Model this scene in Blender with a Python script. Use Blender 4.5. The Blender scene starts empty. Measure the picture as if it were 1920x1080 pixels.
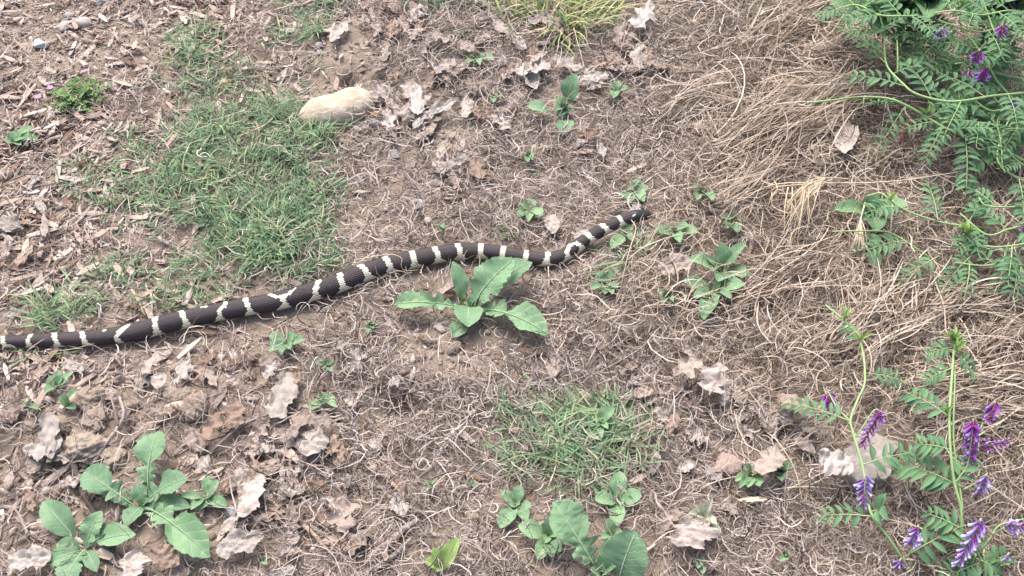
import bpy, math, random
import numpy as np
from mathutils import Vector, Matrix

# ------------------------------------------------------------------ camera, sky, sun, exposure
scene = bpy.context.scene
COL = scene.collection
CAM_H, PITCH, HFOV = 1.18, math.radians(52.0), math.radians(50.0)
cam_data = bpy.data.cameras.new('camera')
cam_data.sensor_width = 36.0
cam_data.angle = HFOV
cam_data.clip_start = 0.02
cam_data.clip_end = 400.0
cam = bpy.data.objects.new('camera', cam_data)
cam.location = (0, 0, CAM_H)
cam.rotation_euler = (math.radians(90) - PITCH, 0, 0)
COL.objects.link(cam)
scene.camera = cam

SUN_EL, SUN_AZ = math.radians(62), math.radians(-25)      # azimuth measured from +Y towards +X
world = bpy.data.worlds.new('World')
scene.world = world
world.use_nodes = True
wn = world.node_tree
sky = wn.nodes.new('ShaderNodeTexSky')
sky.sky_type = 'NISHITA'
sky.sun_disc = False
sky.sun_elevation = SUN_EL
sky.sun_rotation = SUN_AZ
sky.air_density = 1.0
sky.dust_density = 6.0
sky.ozone_density = 0.6
wn.links.new(sky.outputs[0], wn.nodes['Background'].inputs[0])
wn.nodes['Background'].inputs[1].default_value = 0.11
sun_d = bpy.data.lights.new('sun', 'SUN')
sun_d.energy = 1.5
sun_d.angle = math.radians(38)
sun_d.color = (1.0, 0.96, 0.92)
sun = bpy.data.objects.new('sun', sun_d)
sdir = Vector((math.sin(SUN_AZ) * math.cos(SUN_EL), math.cos(SUN_AZ) * math.cos(SUN_EL), math.sin(SUN_EL)))
sun.rotation_euler = (-sdir).to_track_quat('-Z', 'Y').to_euler()
sun.location = sdir * 6
COL.objects.link(sun)
scene.view_settings.view_transform = 'Standard'
scene.view_settings.look = 'None'
scene.view_settings.gamma = 1.0
scene.view_settings.use_curve_mapping = False
scene.view_settings.exposure = 1.42
scene.cycles.max_bounces = 6
scene.cycles.diffuse_bounces = 3
scene.cycles.transparent_max_bounces = 4

RNG = np.random.RandomState(7)
random.seed(7)

# ------------------------------------------------------------------ photo pixel <-> ground helpers
TH = math.tan(HFOV / 2)
SP, CP = math.sin(PITCH), math.cos(PITCH)


def P(px, py, z=0.0):
    """world point at height z seen at photo pixel (1920x1080)"""
    u = (px - 960) / 960 * TH
    v = (540 - py) / 960 * TH
    d = np.array([u, CP + v * SP, -SP + v * CP])
    t = (z - CAM_H) / d[2]
    return np.array([d[0] * t, d[1] * t, z])


def pix(x, y, z=0.0):
    """photo pixel of world points (vectorised)"""
    x = np.asarray(x, float); y = np.asarray(y, float); zz = np.asarray(z, float) - CAM_H
    depth = np.maximum(y * CP - zz * SP, 1e-3)
    up = y * SP + zz * CP
    return 960 + x / depth / TH * 960, 540 - up / depth / TH * 960


def mpp(px, py):
    p = P(px, py)
    depth = p[1] * CP + CAM_H * SP
    return depth * TH / 960


# ------------------------------------------------------------------ noise
def vnoise(x, y, seed=0):
    tab = np.random.RandomState(seed).rand(256, 256)
    xi = np.floor(x).astype(int); yi = np.floor(y).astype(int)
    fx = x - xi; fy = y - yi
    fx = fx * fx * (3 - 2 * fx); fy = fy * fy * (3 - 2 * fy)
    a = tab[xi & 255, yi & 255]; b = tab[(xi + 1) & 255, yi & 255]
    c = tab[xi & 255, (yi + 1) & 255]; d = tab[(xi + 1) & 255, (yi + 1) & 255]
    return (a * (1 - fx) + b * fx) * (1 - fy) + (c * (1 - fx) + d * fx) * fy


def fbm(x, y, seed=0, octv=4):
    s = 0.0; a = 0.5; t = 0.0
    for o in range(octv):
        s = s + a * vnoise(x * 2 ** o + 17 * o, y * 2 ** o + 9 * o, seed + o)
        t += a; a *= 0.5
    return s / t - 0.5


def sstep(a, b, x):
    t = np.clip((x - a) / (b - a), 0, 1)
    return t * t * (3 - 2 * t)


def blobs(px, py, lst):
    """soft union of ellipses given in photo pixels: (cx, cy, rx, ry, strength)"""
    m = np.zeros_like(np.asarray(px, float))
    for cx, cy, rx, ry, s in lst:
        d = ((px - cx) / rx) ** 2 + ((py - cy) / ry) ** 2
        m = np.maximum(m, s * np.exp(-d ** 2 * 0.7))
    return m


BARE = [(640, 105, 75, 62, 1.0), (700, 60, 60, 40, .5), (640, 165, 90, 40, .9), (825, 250, 55, 40, 1.0), (690, 405, 70, 60, .8),
        (735, 320, 60, 40, .6), (800, 395, 70, 50, .55), (835, 655, 95, 45, .95), (560, 605, 90, 28, .8), (300, 655, 120, 25, .6), (350, 745, 110, 60, 1.0),
        (185, 790, 110, 75, 1.0), (400, 990, 55, 55, .9), (290, 990, 60, 40, .6), (60, 910, 60, 60, .7),
        (960, 955, 60, 35, .6), (130, 60, 230, 90, .75), (60, 200, 130, 110, .5), (270, 90, 60, 60, .6),
        (1080, 775, 40, 22, .8), (620, 430, 40, 60, .5), (620, 250, 90, 30, .7)]
GRASS = [(490, 430, 120, 75, 1.0), (560, 380, 70, 80, .9), (430, 300, 150, 95, .72), (520, 270, 110, 90, .75), (300, 300, 90, 60, .42), (200, 350, 90, 40, .4),
         (330, 370, 150, 60, .6), (370, 95, 45, 45, .8), (410, 150, 60, 40, .5), (560, 70, 60, 28, .5), (300, 165, 60, 25, .35), (400, 215, 90, 35, .55),
         (560, 480, 80, 50, .7), (330, 540, 110, 38, .6), (400, 500, 100, 40, .6), (200, 545, 60, 28, .5),
         (85, 600, 75, 26, .85), (245, 510, 60, 30, .5), (590, 215, 60, 60, .25), (60, 660, 60, 18, .3),
         (1080, 830, 130, 70, .75), (1100, 870, 80, 50, .7), (1010, 770, 60, 40, .5), (1200, 830, 40, 40, .25),
         (580, 10, 60, 18, .5), (830, 10, 60, 16, .4)]
CHIPS = [(100, 60, 330, 150, .9), (120, 400, 190, 190, 1.0), (60, 260, 130, 120, .9), (560, 150, 130, 80, .5), (480, 30, 160, 50, .8),
         (250, 540, 200, 70, .6), (100, 700, 170, 70, .9), (300, 660, 160, 50, .5), (250, 240, 130, 60, .7),
         (500, 880, 230, 130, .45), (100, 950, 140, 150, .6)]


def masks(x, y):
    px, py = pix(x, y)
    n = fbm(x * 9, y * 9, 31, 4)
    bare = np.clip(blobs(px, py, BARE) + n * 0.55, 0, 1)
    grass = np.clip(blobs(px, py, GRASS) + n * 0.35, 0, 1) * (blobs(px, py, GRASS) > 0.05)
    chips = np.clip(blobs(px, py, CHIPS) + n * 0.3, 0, 1)
    # long golden straw covers the right hand side
    edge = 1190 + 90 * np.sin(py / 130.0) + 260 * sstep(560, 800, py)
    straw = sstep(-130, 150, px - edge) * (1 - 0.45 * sstep(850, 980, py))
    straw = np.clip(straw + n * 0.4 * (straw > 0.02), 0, 1)
    return px, py, bare, grass, chips, straw


def hfun(x, y):
    px, py, bare, grass, chips, straw = masks(x, y)
    h = 0.022 * fbm(x * 2.6, y * 2.6, 3, 4) + 0.012 * fbm(x * 16, y * 16, 5, 4)
    h = h + 0.007 * fbm(x * 55, y * 55, 11, 3) * (0.5 + bare)
    h = h + 0.024 * straw * (0.75 + fbm(x * 6, y * 6, 23, 2))
    h = h + 0.018 * blobs(px, py, [(630, 90, 70, 55, 1)])
    h = h - 0.034 * blobs(px, py, [(655, 160, 13, 10, 1), (765, 755, 42, 18, .8), (1590, 265, 45, 22, .7), (1655, 100, 60, 40, .5), (425, 728, 12, 9, .6)])
    h = h + 0.012 * blobs(px, py, [(180, 780, 90, 55, 1), (360, 755, 90, 50, .8)])
    flat = np.maximum(np.abs(x) - 1.6, 0) + np.maximum(y - 2.2, 0) + np.maximum(-y, 0)
    return h * np.exp(-flat * 1.2)


# raster of the ground height for quick look-ups
GX0, GX1, GY0, GY1, GS = -1.7, 1.7, 0.1, 2.4, 0.004
gx = np.arange(GX0, GX1 + GS, GS); gy = np.arange(GY0, GY1 + GS, GS)
GXX, GYY = np.meshgrid(gx, gy, indexing='ij')
HG = hfun(GXX, GYY)


def H(x, y):
    x = np.asarray(x, float); y = np.asarray(y, float)
    fx = np.clip((x - GX0) / GS, 0, len(gx) - 1.001); fy = np.clip((y - GY0) / GS, 0, len(gy) - 1.001)
    xi = fx.astype(int); yi = fy.astype(int); fx = fx - xi; fy = fy - yi
    return (HG[xi, yi] * (1 - fx) + HG[xi + 1, yi] * fx) * (1 - fy) + (HG[xi, yi + 1] * (1 - fx) + HG[xi + 1, yi + 1] * fx) * fy


def G(px, py, dz=0.0):
    """ground point under a photo pixel, lifted by dz above the local ground"""
    z = 0.0
    for _ in range(4):
        p = P(px, py, z + dz)
        z = float(H(p[0], p[1]))
    return P(px, py, z + dz)


# ------------------------------------------------------------------ materials
def new_mat(name):
    m = bpy.data.materials.new(name)
    m.use_nodes = True
    nt = m.node_tree
    return m, nt, nt.nodes['Principled BSDF']


def ramp(nt, cols, interp='LINEAR'):
    r = nt.nodes.new('ShaderNodeValToRGB')
    r.color_ramp.interpolation = interp
    el = r.color_ramp.elements
    n = len(cols)
    el[0].position = 0.0; el[0].color = (*cols[0], 1)
    el[1].position = 1.0 if n > 1 else 1.0; el[1].color = (*cols[-1], 1)
    for i in range(1, n - 1):
        e = el.new(i / (n - 1)); e.color = (*cols[i], 1)
    return r


def noise_node(nt, scale, detail=4, rough=.6, coord='Object'):
    tc = nt.nodes.new('ShaderNodeTexCoord')
    n = nt.nodes.new('ShaderNodeTexNoise')
    n.inputs['Scale'].default_value = scale
    n.inputs['Detail'].default_value = detail
    n.inputs['Roughness'].default_value = rough
    nt.links.new(tc.outputs[coord], n.inputs['Vector'])
    return n


def mixc(nt, fac, a, b, mode='MIX'):
    m = nt.nodes.new('ShaderNodeMix'); m.data_type = 'RGBA'; m.blend_type = mode
    for sock, val in ((m.inputs[0], fac), (m.inputs[6], a), (m.inputs[7], b)):
        if isinstance(val, (int, float)): sock.default_value = val
        elif isinstance(val, tuple): sock.default_value = (*val, 1)
        else: nt.links.new(val, sock)
    return m.outputs[2]


def bump(nt, bsdf, height, strength, dist):
    b = nt.nodes.new('ShaderNodeBump')
    b.inputs['Strength'].default_value = strength
    b.inputs['Distance'].default_value = dist
    nt.links.new(height, b.inputs['Height'])
    nt.links.new(b.outputs[0], bsdf.inputs['Normal'])


def add_translucent(nt, bsdf, color_socket, fac):
    tr = nt.nodes.new('ShaderNodeBsdfTranslucent')
    mx = nt.nodes.new('ShaderNodeMixShader')
    mx.inputs[0].default_value = fac
    out = nt.nodes['Material Output']
    nt.links.new(color_socket, tr.inputs['Color'])
    nt.links.new(bsdf.outputs[0], mx.inputs[1]); nt.links.new(tr.outputs[0], mx.inputs[2])
    nt.links.new(mx.outputs[0], out.inputs['Surface'])


def island_mat(name, cols, rough=.75, transl=0.0, mottling=0.35, scale=60):
    m, nt, b = new_mat(name)
    g = nt.nodes.new('ShaderNodeNewGeometry')
    r = ramp(nt, cols)
    nt.links.new(g.outputs['Random Per Island'], r.inputs[0])
    n = noise_node(nt, scale, 3)
    rr = ramp(nt, [(1 - mottling,) * 3, (1 + mottling * .4,) * 3])
    nt.links.new(n.outputs['Fac'], rr.inputs[0])
    c = mixc(nt, 1.0, r.outputs[0], rr.outputs[0], 'MULTIPLY')
    nt.links.new(c, b.inputs['Base Color'])
    b.inputs['Roughness'].default_value = rough
    b.inputs['Specular IOR Level'].default_value = .3
    if transl: add_translucent(nt, b, c, transl)
    return m


def object_mat(name, cols, rough=.8, scale=30, mottling=.4, bump_s=0.0, bump_scale=80, transl=0.0, spots=None):
    m, nt, b = new_mat(name)
    oi = nt.nodes.new('ShaderNodeObjectInfo')
    r = ramp(nt, cols)
    nt.links.new(oi.outputs['Random'], r.inputs[0])
    n = noise_node(nt, scale, 6, .65)
    rr = ramp(nt, [(1 - mottling,) * 3, (1.0,) * 3, (1 + mottling * .5,) * 3])
    nt.links.new(n.outputs['Fac'], rr.inputs[0])
    c = mixc(nt, 1.0, r.outputs[0], rr.outputs[0], 'MULTIPLY')
    if spots:
        v = noise_node(nt, spots[1], 2, .5)
        sr = ramp(nt, [(0, 0, 0), (0, 0, 0), (0, 0, 0), (1, 1, 1), (1, 1, 1)])
        nt.links.new(v.outputs['Fac'], sr.inputs[0])
        c = mixc(nt, sr.outputs[0], c, spots[0])
    nt.links.new(c, b.inputs['Base Color'])
    b.inputs['Roughness'].default_value = rough
    b.inputs['Specular IOR Level'].default_value = .25
    if bump_s:
        n2 = noise_node(nt, bump_scale, 8, .7)
        bump(nt, b, n2.outputs['Fac'], bump_s, .004)
    if transl: add_translucent(nt, b, c, transl)
    return m


def leaf_mat(name, cols, vein=(.30, .42, .24), transl=.18, rough=.55, spots=False):
    """green leaf: colour by leaf, paler side veins in the leaf's own u,v frame"""
    m, nt, b = new_mat(name)
    oi = nt.nodes.new('ShaderNodeObjectInfo')
    r = ramp(nt, cols)
    nt.links.new(oi.outputs['Random'], r.inputs[0])
    uv = nt.nodes.new('ShaderNodeUVMap'); uv.uv_map = 'UVMap'
    sep = nt.nodes.new('ShaderNodeSeparateXYZ')
    nt.links.new(uv.outputs[0], sep.inputs[0])

    def math_n(op, a, bv=None):
        q = nt.nodes.new('ShaderNodeMath'); q.operation = op
        for i, v in enumerate((a, bv)):
            if v is None: continue
            if isinstance(v, (int, float)): q.inputs[i].default_value = v
            else: nt.links.new(v, q.inputs[i])
        return q.outputs[0]
    ay = math_n('ABSOLUTE', math_n('SUBTRACT', sep.outputs[1], .5))
    ph = math_n('SUBTRACT', math_n('MULTIPLY', sep.outputs[0], 8.0), math_n('MULTIPLY', ay, 4.0))
    wob = noise_node(nt, 6, 2, .5, 'UV')
    ph = math_n('ADD', ph, math_n('MULTIPLY', wob.outputs['Fac'], .8))
    fr = math_n('ABSOLUTE', math_n('SUBTRACT', math_n('FRACT', ph), .5))
    vm = nt.nodes.new('ShaderNodeMapRange')
    vm.inputs[1].default_value = .0; vm.inputs[2].default_value = .10; vm.inputs[3].default_value = .55; vm.inputs[4].default_value = 0.0
    nt.links.new(fr, vm.inputs[0])
    n = noise_node(nt, 5, 5, .6, 'UV')
    rr = ramp(nt, [(.78,) * 3, (1.0,) * 3, (1.15,) * 3])
    nt.links.new(n.outputs['Fac'], rr.inputs[0])
    c = mixc(nt, 1.0, r.outputs[0], rr.outputs[0], 'MULTIPLY')
    c = mixc(nt, vm.outputs[0], c, vein)
    if spots:
        v = noise_node(nt, 11, 2, .5, 'UV')
        sr = ramp(nt, [(0, 0, 0)] * 6 + [(1, 1, 1)] * 3)
        nt.links.new(v.outputs['Fac'], sr.inputs[0])
        c = mixc(nt, sr.outputs[0], c, (.55, .6, .45))
    nt.links.new(c, b.inputs['Base Color'])
    b.inputs['Roughness'].default_value = rough
    b.inputs['Specular IOR Level'].default_value = .35
    hm = math_n('SUBTRACT', math_n('MULTIPLY', n.outputs['Fac'], .5), vm.outputs[0])
    bump(nt, b, hm, .5, .0012)
    add_translucent(nt, b, c, transl)
    return m


def plain_mat(name, col, rough=.6, spec=.3):
    m, nt, b = new_mat(name)
    n = noise_node(nt, 40, 3)
    rr = ramp(nt, [tuple(c * .8 for c in col), tuple(min(c * 1.15, 1) for c in col)])
    nt.links.new(n.outputs['Fac'], rr.inputs[0])
    nt.links.new(rr.outputs[0], b.inputs['Base Color'])
    b.inputs['Roughness'].default_value = rough
    b.inputs['Specular IOR Level'].default_value = spec
    return m


# ------------------------------------------------------------------ object helpers
def mesh_from(name, verts, faces, smooth=False):
    me = bpy.data.meshes.new(name)
    me.from_pydata([tuple(v) for v in verts], [], [tuple(f) for f in faces])
    if smooth: me.shade_smooth()
    me.update()
    return me


def mesh_quads(name, V, Q, smooth=True):
    """big mesh from numpy arrays: V (n,3), Q (m,4)"""
    me = bpy.data.meshes.new(name)
    me.vertices.add(len(V)); me.vertices.foreach_set('co', np.ascontiguousarray(V, dtype=np.float32).ravel())
    me.loops.add(Q.size); me.loops.foreach_set('vertex_index', np.ascontiguousarray(Q, dtype=np.int32).ravel())
    me.polygons.add(len(Q))
    k = Q.shape[1]
    me.polygons.foreach_set('loop_start', np.arange(0, Q.size, k, dtype=np.int32))
    me.polygons.foreach_set('loop_total', np.full(len(Q), k, dtype=np.int32))
    if smooth: me.polygons.foreach_set('use_smooth', np.ones(len(Q), dtype=bool))
    me.update(calc_edges=True)
    me.validate()
    return me


def link(name, me, mat=None, parent=None, loc=None):
    o = bpy.data.objects.new(name, me)
    COL.objects.link(o)
    if mat is not None and me is not None and len(me.materials) == 0: me.materials.append(mat)
    if parent is not None: o.parent = parent
    if loc is not None: o.location = loc
    return o


def tag(o, label, cat=None, group=None, kind=None):
    o['label'] = label
    if cat: o['category'] = cat
    if group: o['group'] = group
    if kind: o['kind'] = kind
    return o


def thing(name, label, cat, loc, group=None):
    o = bpy.data.objects.new(name, None)
    o.empty_display_size = .02
    COL.objects.link(o)
    o.location = loc
    return tag(o, label, cat, group)


def tube_mesh(name, pts, rad, sides=6, cap=True):
    pts = [Vector(p) for p in pts]
    n = len(pts)
    V, F = [], []
    for i, p in enumerate(pts):
        t = (pts[min(i + 1, n - 1)] - pts[max(i - 1, 0)]).normalized()
        a = t.orthogonal() if abs(t.z) > .95 else t.cross(Vector((0, 0, 1)))
        a.normalize(); b = t.cross(a)
        r = rad[i] if hasattr(rad, '__len__') else rad
        for k in range(sides):
            an = 2 * math.pi * k / sides
            V.append(p + a * math.cos(an) * r + b * math.sin(an) * r)
    for i in range(n - 1):
        for k in range(sides):
            F.append((i * sides + k, i * sides + (k + 1) % sides, (i + 1) * sides + (k + 1) % sides, (i + 1) * sides + k))
    if cap:
        F.append(tuple(range(sides - 1, -1, -1))); F.append(tuple((n - 1) * sides + k for k in range(sides)))
    return mesh_from(name, V, F, True)


def spline(pts, n):
    """Catmull-Rom through pts (list of arrays), n samples evenly in arc length"""
    p = np.array(pts, float)
    p = np.vstack([2 * p[0] - p[1], p, 2 * p[-1] - p[-2]])
    out = []
    for i in range(1, len(p) - 2):
        t = np.linspace(0, 1, 16, endpoint=False)[:, None]
        a, b, c, d = p[i - 1], p[i], p[i + 1], p[i + 2]
        out.append(.5 * ((2 * b) + (-a + c) * t + (2 * a - 5 * b + 4 * c - d) * t ** 2 + (-a + 3 * b - 3 * c + d) * t ** 3))
    out.append(p[-2][None])
    q = np.vstack(out)
    s = np.r_[0, np.cumsum(np.linalg.norm(np.diff(q[:, :3], axis=0), axis=1))]
    u = np.linspace(0, s[-1], n)
    return np.stack([np.interp(u, s, q[:, k]) for k in range(q.shape[1])], 1)


def ico(sub):
    import bmesh
    bm = bmesh.new(); bmesh.ops.create_icosphere(bm, subdivisions=sub, radius=1)
    V = np.array([v.co[:] for v in bm.verts]); F = [tuple(v.index for v in f.verts) for f in bm.faces]
    bm.free()
    return V, F


def n3(V, f, seed):
    return (fbm(V[:, 0] * f + V[:, 2] * f * .7 + 50, V[:, 1] * f - V[:, 2] * f * .6 + 50, seed, 3) +
            fbm(V[:, 1] * f + V[:, 2] * f + 80, V[:, 0] * f * .8 + V[:, 2] * f * .5 + 30, seed + 9, 3)) * .7


# ------------------------------------------------------------------ ground
def build_ground():
    def axis(a, b, s, far):
        mid = np.arange(a, b + s, s)
        ext = np.cumsum(np.geomspace(s, far, 34))
        return np.r_[(mid[0] - ext)[::-1], mid, mid[-1] + ext]
    xs = axis(-1.15, 1.15, .0055, 24); ys = axis(.4, 1.75, .0055, 24)
    X, Y = np.meshgrid(xs, ys, indexing='ij')
    Z = hfun(X, Y)
    V = np.stack([X, Y, Z], -1).reshape(-1, 3)
    nx, ny = len(xs), len(ys)
    i = np.arange(nx - 1)[:, None] * ny + np.arange(ny - 1)[None]
    Q = np.stack([i, i + ny, i + ny + 1, i + 1], -1).reshape(-1, 4)
    me = mesh_quads('ground', V, Q)
    m, nt, b = new_mat('soil')
    n1 = noise_node(nt, 6, 6, .6)
    r1 = ramp(nt, [(.18, .143, .115), (.29, .236, .192), (.385, .318, .262)])
    nt.links.new(n1.outputs['Fac'], r1.inputs[0])
    n2 = noise_node(nt, 130, 4, .7)
    r2 = ramp(nt, [(.6, .58, .56), (1.0, 1.0, 1.0), (1.25, 1.22, 1.2)])
    nt.links.new(n2.outputs['Fac'], r2.inputs[0])
    c = mixc(nt, 1.0, r1.outputs[0], r2.outputs[0], 'MULTIPLY')
    nt.links.new(c, b.inputs['Base Color'])
    b.inputs['Roughness'].default_value = .95
    b.inputs['Specular IOR Level'].default_value = .1
    n3_ = noise_node(nt, 220, 6, .75)
    bump(nt, b, n3_.outputs['Fac'], .9, .004)
    o = link('ground', me, m)
    tag(o, 'bare tan crumbly soil under the litter', None, None, 'structure')


build_ground()
# ------------------------------------------------------------------ the snake
SNAKE_PX = [(-420, 668, 1.0), (-300, 655, 3.6), (-180, 643, 6.2), (-80, 640, 8.3), (0, 641, 10.4), (60, 639, 12.6), (110, 637.5, 13.9), (160, 635, 14.6), (210, 630, 15.6),
            (260, 621.5, 17.0), (300, 610, 17.8), (350, 598, 17.2), (400, 587.5, 17.0), (460, 576, 17.0), (520, 565, 17.3),
            (580, 549, 17.6), (640, 529.5, 18.0), (680, 513, 17.6), (720, 499, 17.0), (780, 486, 17.0), (820, 478, 16.0),
            (860, 472, 15.6), (900, 471, 14.6), (940, 475, 13.6), (980, 481.5, 13.2), (1015, 486, 13.6), (1042, 484, 13.2), (1062, 476, 12.4),
            (1080, 463, 12.4), (1102, 447.5, 12.4), (1130, 431, 12.2), (1155, 419, 11.4), (1172, 411.5, 11.0), (1188, 406.5, 12.2),
            (1202, 404, 11.0), (1212, 403.5, 8.6), (1218, 404, 5.2), (1220.5, 404.3, .6)]
BANDS = [  # polylines in photo pixels; first point near the top outline, last near the lower one; half width in px
    ([(-255, 648), (-255, 660)], 3), ([(-170, 640), (-170, 652)], 3), ([(-100, 634), (-98, 648)], 3.2), ([(-45, 632), (-43, 650)], 3.4),
    ([(8, 632), (11, 643), (20, 650)], 3.4), ([(59, 627), (58, 640), (62, 652)], 3.6), ([(104, 625), (109, 638), (117, 651)], 3.8),
    ([(154, 621), (162, 634), (171, 649)], 4.0), ([(249, 605), (228, 623), (223, 633), (230, 644)], 3.8), ([(293, 593), (292, 610), (296, 627)], 4.4),
    ([(339, 582), (347, 597), (353, 614)], 4.3), ([(425, 568), (422, 575), (413, 582), (414, 600)], 3.6), ([(461, 561), (468, 575), (474, 592)], 4.3),
    ([(505, 552), (518, 557), (527, 557), (540, 553), (553, 542)], 2.6), ([(530, 558), (534, 566), (533, 582)], 4.4),
    ([(598, 527), (592, 543), (589, 565)], 4.4), ([(636, 512), (638, 528), (647, 546)], 4.8),
    ([(674, 497), (685, 511), (693, 527)], 4.8), ([(721, 482), (729, 495), (735, 513)], 4.8), ([(771, 471), (775, 487), (778, 502)], 4.6),
    ([(814, 464), (819, 477), (822, 492)], 4.6), ([(857, 457), (861, 470), (863, 487)], 4.5), ([(903, 457), (902, 470), (904, 485)], 4.5),
    ([(946, 462), (944, 475), (941, 487)], 4.2), ([(988, 469), (988, 481), (987, 494)], 4.2), ([(1028, 473), (1026, 485), (1021, 498)], 4.2),
    ([(1064, 461), (1058, 474), (1062, 488)], 4.0), ([(1064, 461), (1076, 457), (1087, 464), (1085, 473)], 3.6),
    ([(1096, 438), (1104, 446), (1113, 456)], 4.4), ([(1125, 422), (1133, 430), (1142, 441)], 4.4), ([(1158, 408), (1162, 415), (1168, 427)], 4.0)]
SPOTS = [(198, 619, 3.6), (380, 575.5, 3.6), (388, 575, 3.6), (1186, 403.6, 2.3)]


def build_snake():
    pts = []
    for x, y, r in SNAKE_PX:
        rad = r * mpp(x, y)
        base = G(x, y, rad)
        lift = .003 + .010 * float(sstep(1050, 1130, x)) - (.004 * float(sstep(1185, 1216, x)))
        z = base[2] + lift
        p = P(x, y, z)
        pts.append([p[0], p[1], z, rad, x, y, r])
    # smooth the resting height so that the body spans small hollows
    pts = np.array(pts)
    zg = pts[:, 2] - pts[:, 3]
    zs = np.convolve(np.pad(zg, 2, mode='edge'), [.15, .22, .26, .22, .15], 'valid')
    zs = np.maximum(zs, zg - .002)
    for i in range(len(pts)):
        z = zs[i] + pts[i, 3]
        q = P(pts[i, 4], pts[i, 5], z); pts[i, :3] = q
    C = spline(pts, 1400)
    seg = np.r_[0, np.cumsum(np.linalg.norm(np.diff(C[:, :3], axis=0), axis=1))]
    total = seg[-1]
    T = np.gradient(C[:, :3], axis=0); T /= np.linalg.norm(T, axis=1)[:, None]
    side = np.cross(T, [0, 0, 1.0]); side /= np.linalg.norm(side, axis=1)[:, None]
    upv = np.cross(side, T)

    def at(s, th):
        s = np.clip(s, 0, total)
        c = np.stack([np.interp(s, seg, C[:, k]) for k in range(3)], -1)
        r = np.interp(s, seg, C[:, 3])
        sd = np.stack([np.interp(s, seg, side[:, k]) for k in range(3)], -1)
        uu = np.stack([np.interp(s, seg, upv[:, k]) for k in range(3)], -1)
        head = sstep(total - .030, total - .016, s)
        wx = 1 + .10 * head; wz = 1 - .12 * head
        cz = np.cos(th); cz = np.where(cz < 0, cz * .86, cz)
        return c, r, sd * (np.sin(th) * wx)[..., None] + uu * (cz * wz)[..., None]

    NA = 23                                     # scale rows round the body
    ds = .00185
    ns = int(total / ds) // 2 * 2
    dth = 2 * math.pi / NA
    # lattice points: even rows at j, odd rows at j+1/2
    ii = np.arange(ns + 1)
    S = np.repeat((ii * ds)[:, None], NA, 1)
    TH_ = (np.arange(NA)[None] + .5 * (ii % 2)[:, None]) * dth - math.pi
    # rhombus scale centred on the midpoint: corners (i,j) (i+1, j(+0/1)) (i+2, j) (i+1, other)
    c0, r0, d0 = at(S, TH_)
    relief = 1 - sstep(total - .034, total - .026, S)
    corner = c0 + d0 * (r0 * (1 - .022 * relief))[..., None]
    ci, cj = np.meshgrid(np.arange(ns - 1), np.arange(NA), indexing='ij')
    odd = ci % 2
    a = (ci, cj)
    left = (ci + 1, np.where(odd == 1, cj, (cj - 1) % NA)); right = (ci + 1, np.where(odd == 1, (cj + 1) % NA, cj))
    b = (ci + 2, cj)
    ms = (ci + 1) * ds; mt = (cj + .5 * odd) * dth - math.pi
    k = .86
    cps = [(ms - ds * k, mt), (ms, mt - dth / 2 * k), (ms + ds * k, mt), (ms, mt + dth / 2 * k)]
    ins = []
    rel = 1 - sstep(total - .034, total - .026, ms)
    for q, (s_, t_) in enumerate(cps):
        cc, rr, dd = at(s_, t_)
        lift = (.022, .012, .034, .012)[q]      # free rear edge stands a little proud (head is at large s)
        lift = (.034, .012, .012, .012)[q]
        ins.append(cc + dd * (rr * (1 + lift * rel))[..., None])
    nC = (ns + 1) * NA
    V = np.vstack([corner.reshape(-1, 3)] + [x.reshape(-1, 3) for x in ins])
    idx = lambda t: t[0] * NA + t[1]
    A, L, B, R_ = (idx(t).ravel() for t in (a, left, b, right))
    M = ci.size; base = np.arange(M)
    I = [nC + q * M + base for q in range(4)]
    Q = np.vstack([np.stack([I[0], I[1], I[2], I[3]], 1),
                   np.stack([A, L, I[1], I[0]], 1), np.stack([L, B, I[2], I[1]], 1),
                   np.stack([B, R_, I[3], I[2]], 1), np.stack([R_, A, I[0], I[3]], 1)])
    # drop quads round the snout tip are harmless: radius there is near zero
    me = mesh_quads('snake', V, Q[:, ::-1])
    # colour of each scale: white where it lies within a band
    sc_s = ms.ravel(); sc_t = mt.ravel()
    white = np.zeros(M, bool)
    rad_s = np.interp(sc_s, seg, C[:, 3])

    def to_st(x, y):
        d = (C[:, 4] - x) ** 2 + (C[:, 5] - y) ** 2
        i = int(np.argmin(d))
        tx, ty = C[min(i + 3, 1399), 4] - C[max(i - 3, 0), 4], C[min(i + 3, 1399), 5] - C[max(i - 3, 0), 5]
        l = math.hypot(tx, ty); nx, ny = -ty / l, tx / l
        f = ((x - C[i, 4]) * nx + (y - C[i, 5]) * ny) / max(C[i, 6], 1)
        el = math.atan2(CAM_H - C[i, 2], C[i, 1])
        return seg[i], (math.pi / 2 - el) + math.asin(max(-1, min(1, f))), i

    def paint(poly, hw_m, flare):
        best = np.full(M, 1e9)
        rr = np.mean([C[p[2], 3] for p in poly])
        if len(poly) == 1: poly = poly * 2
        for p, q in zip(poly[:-1], poly[1:]):
            ax, ay, bx, by = p[0], p[1] * rr, q[0], q[1] * rr
            dx, dy = bx - ax, by - ay
            l2 = dx * dx + dy * dy + 1e-12
            t = np.clip(((sc_s - ax) * dx + (sc_t * rr - ay) * dy) / l2, 0, 1)
            best = np.minimum(best, np.hypot(sc_s - ax - t * dx, sc_t * rr - ay - t * dy))
        w = hw_m * (1 + flare * sstep(math.radians(50), math.radians(120), np.abs(sc_t)))
        return best < w
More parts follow.
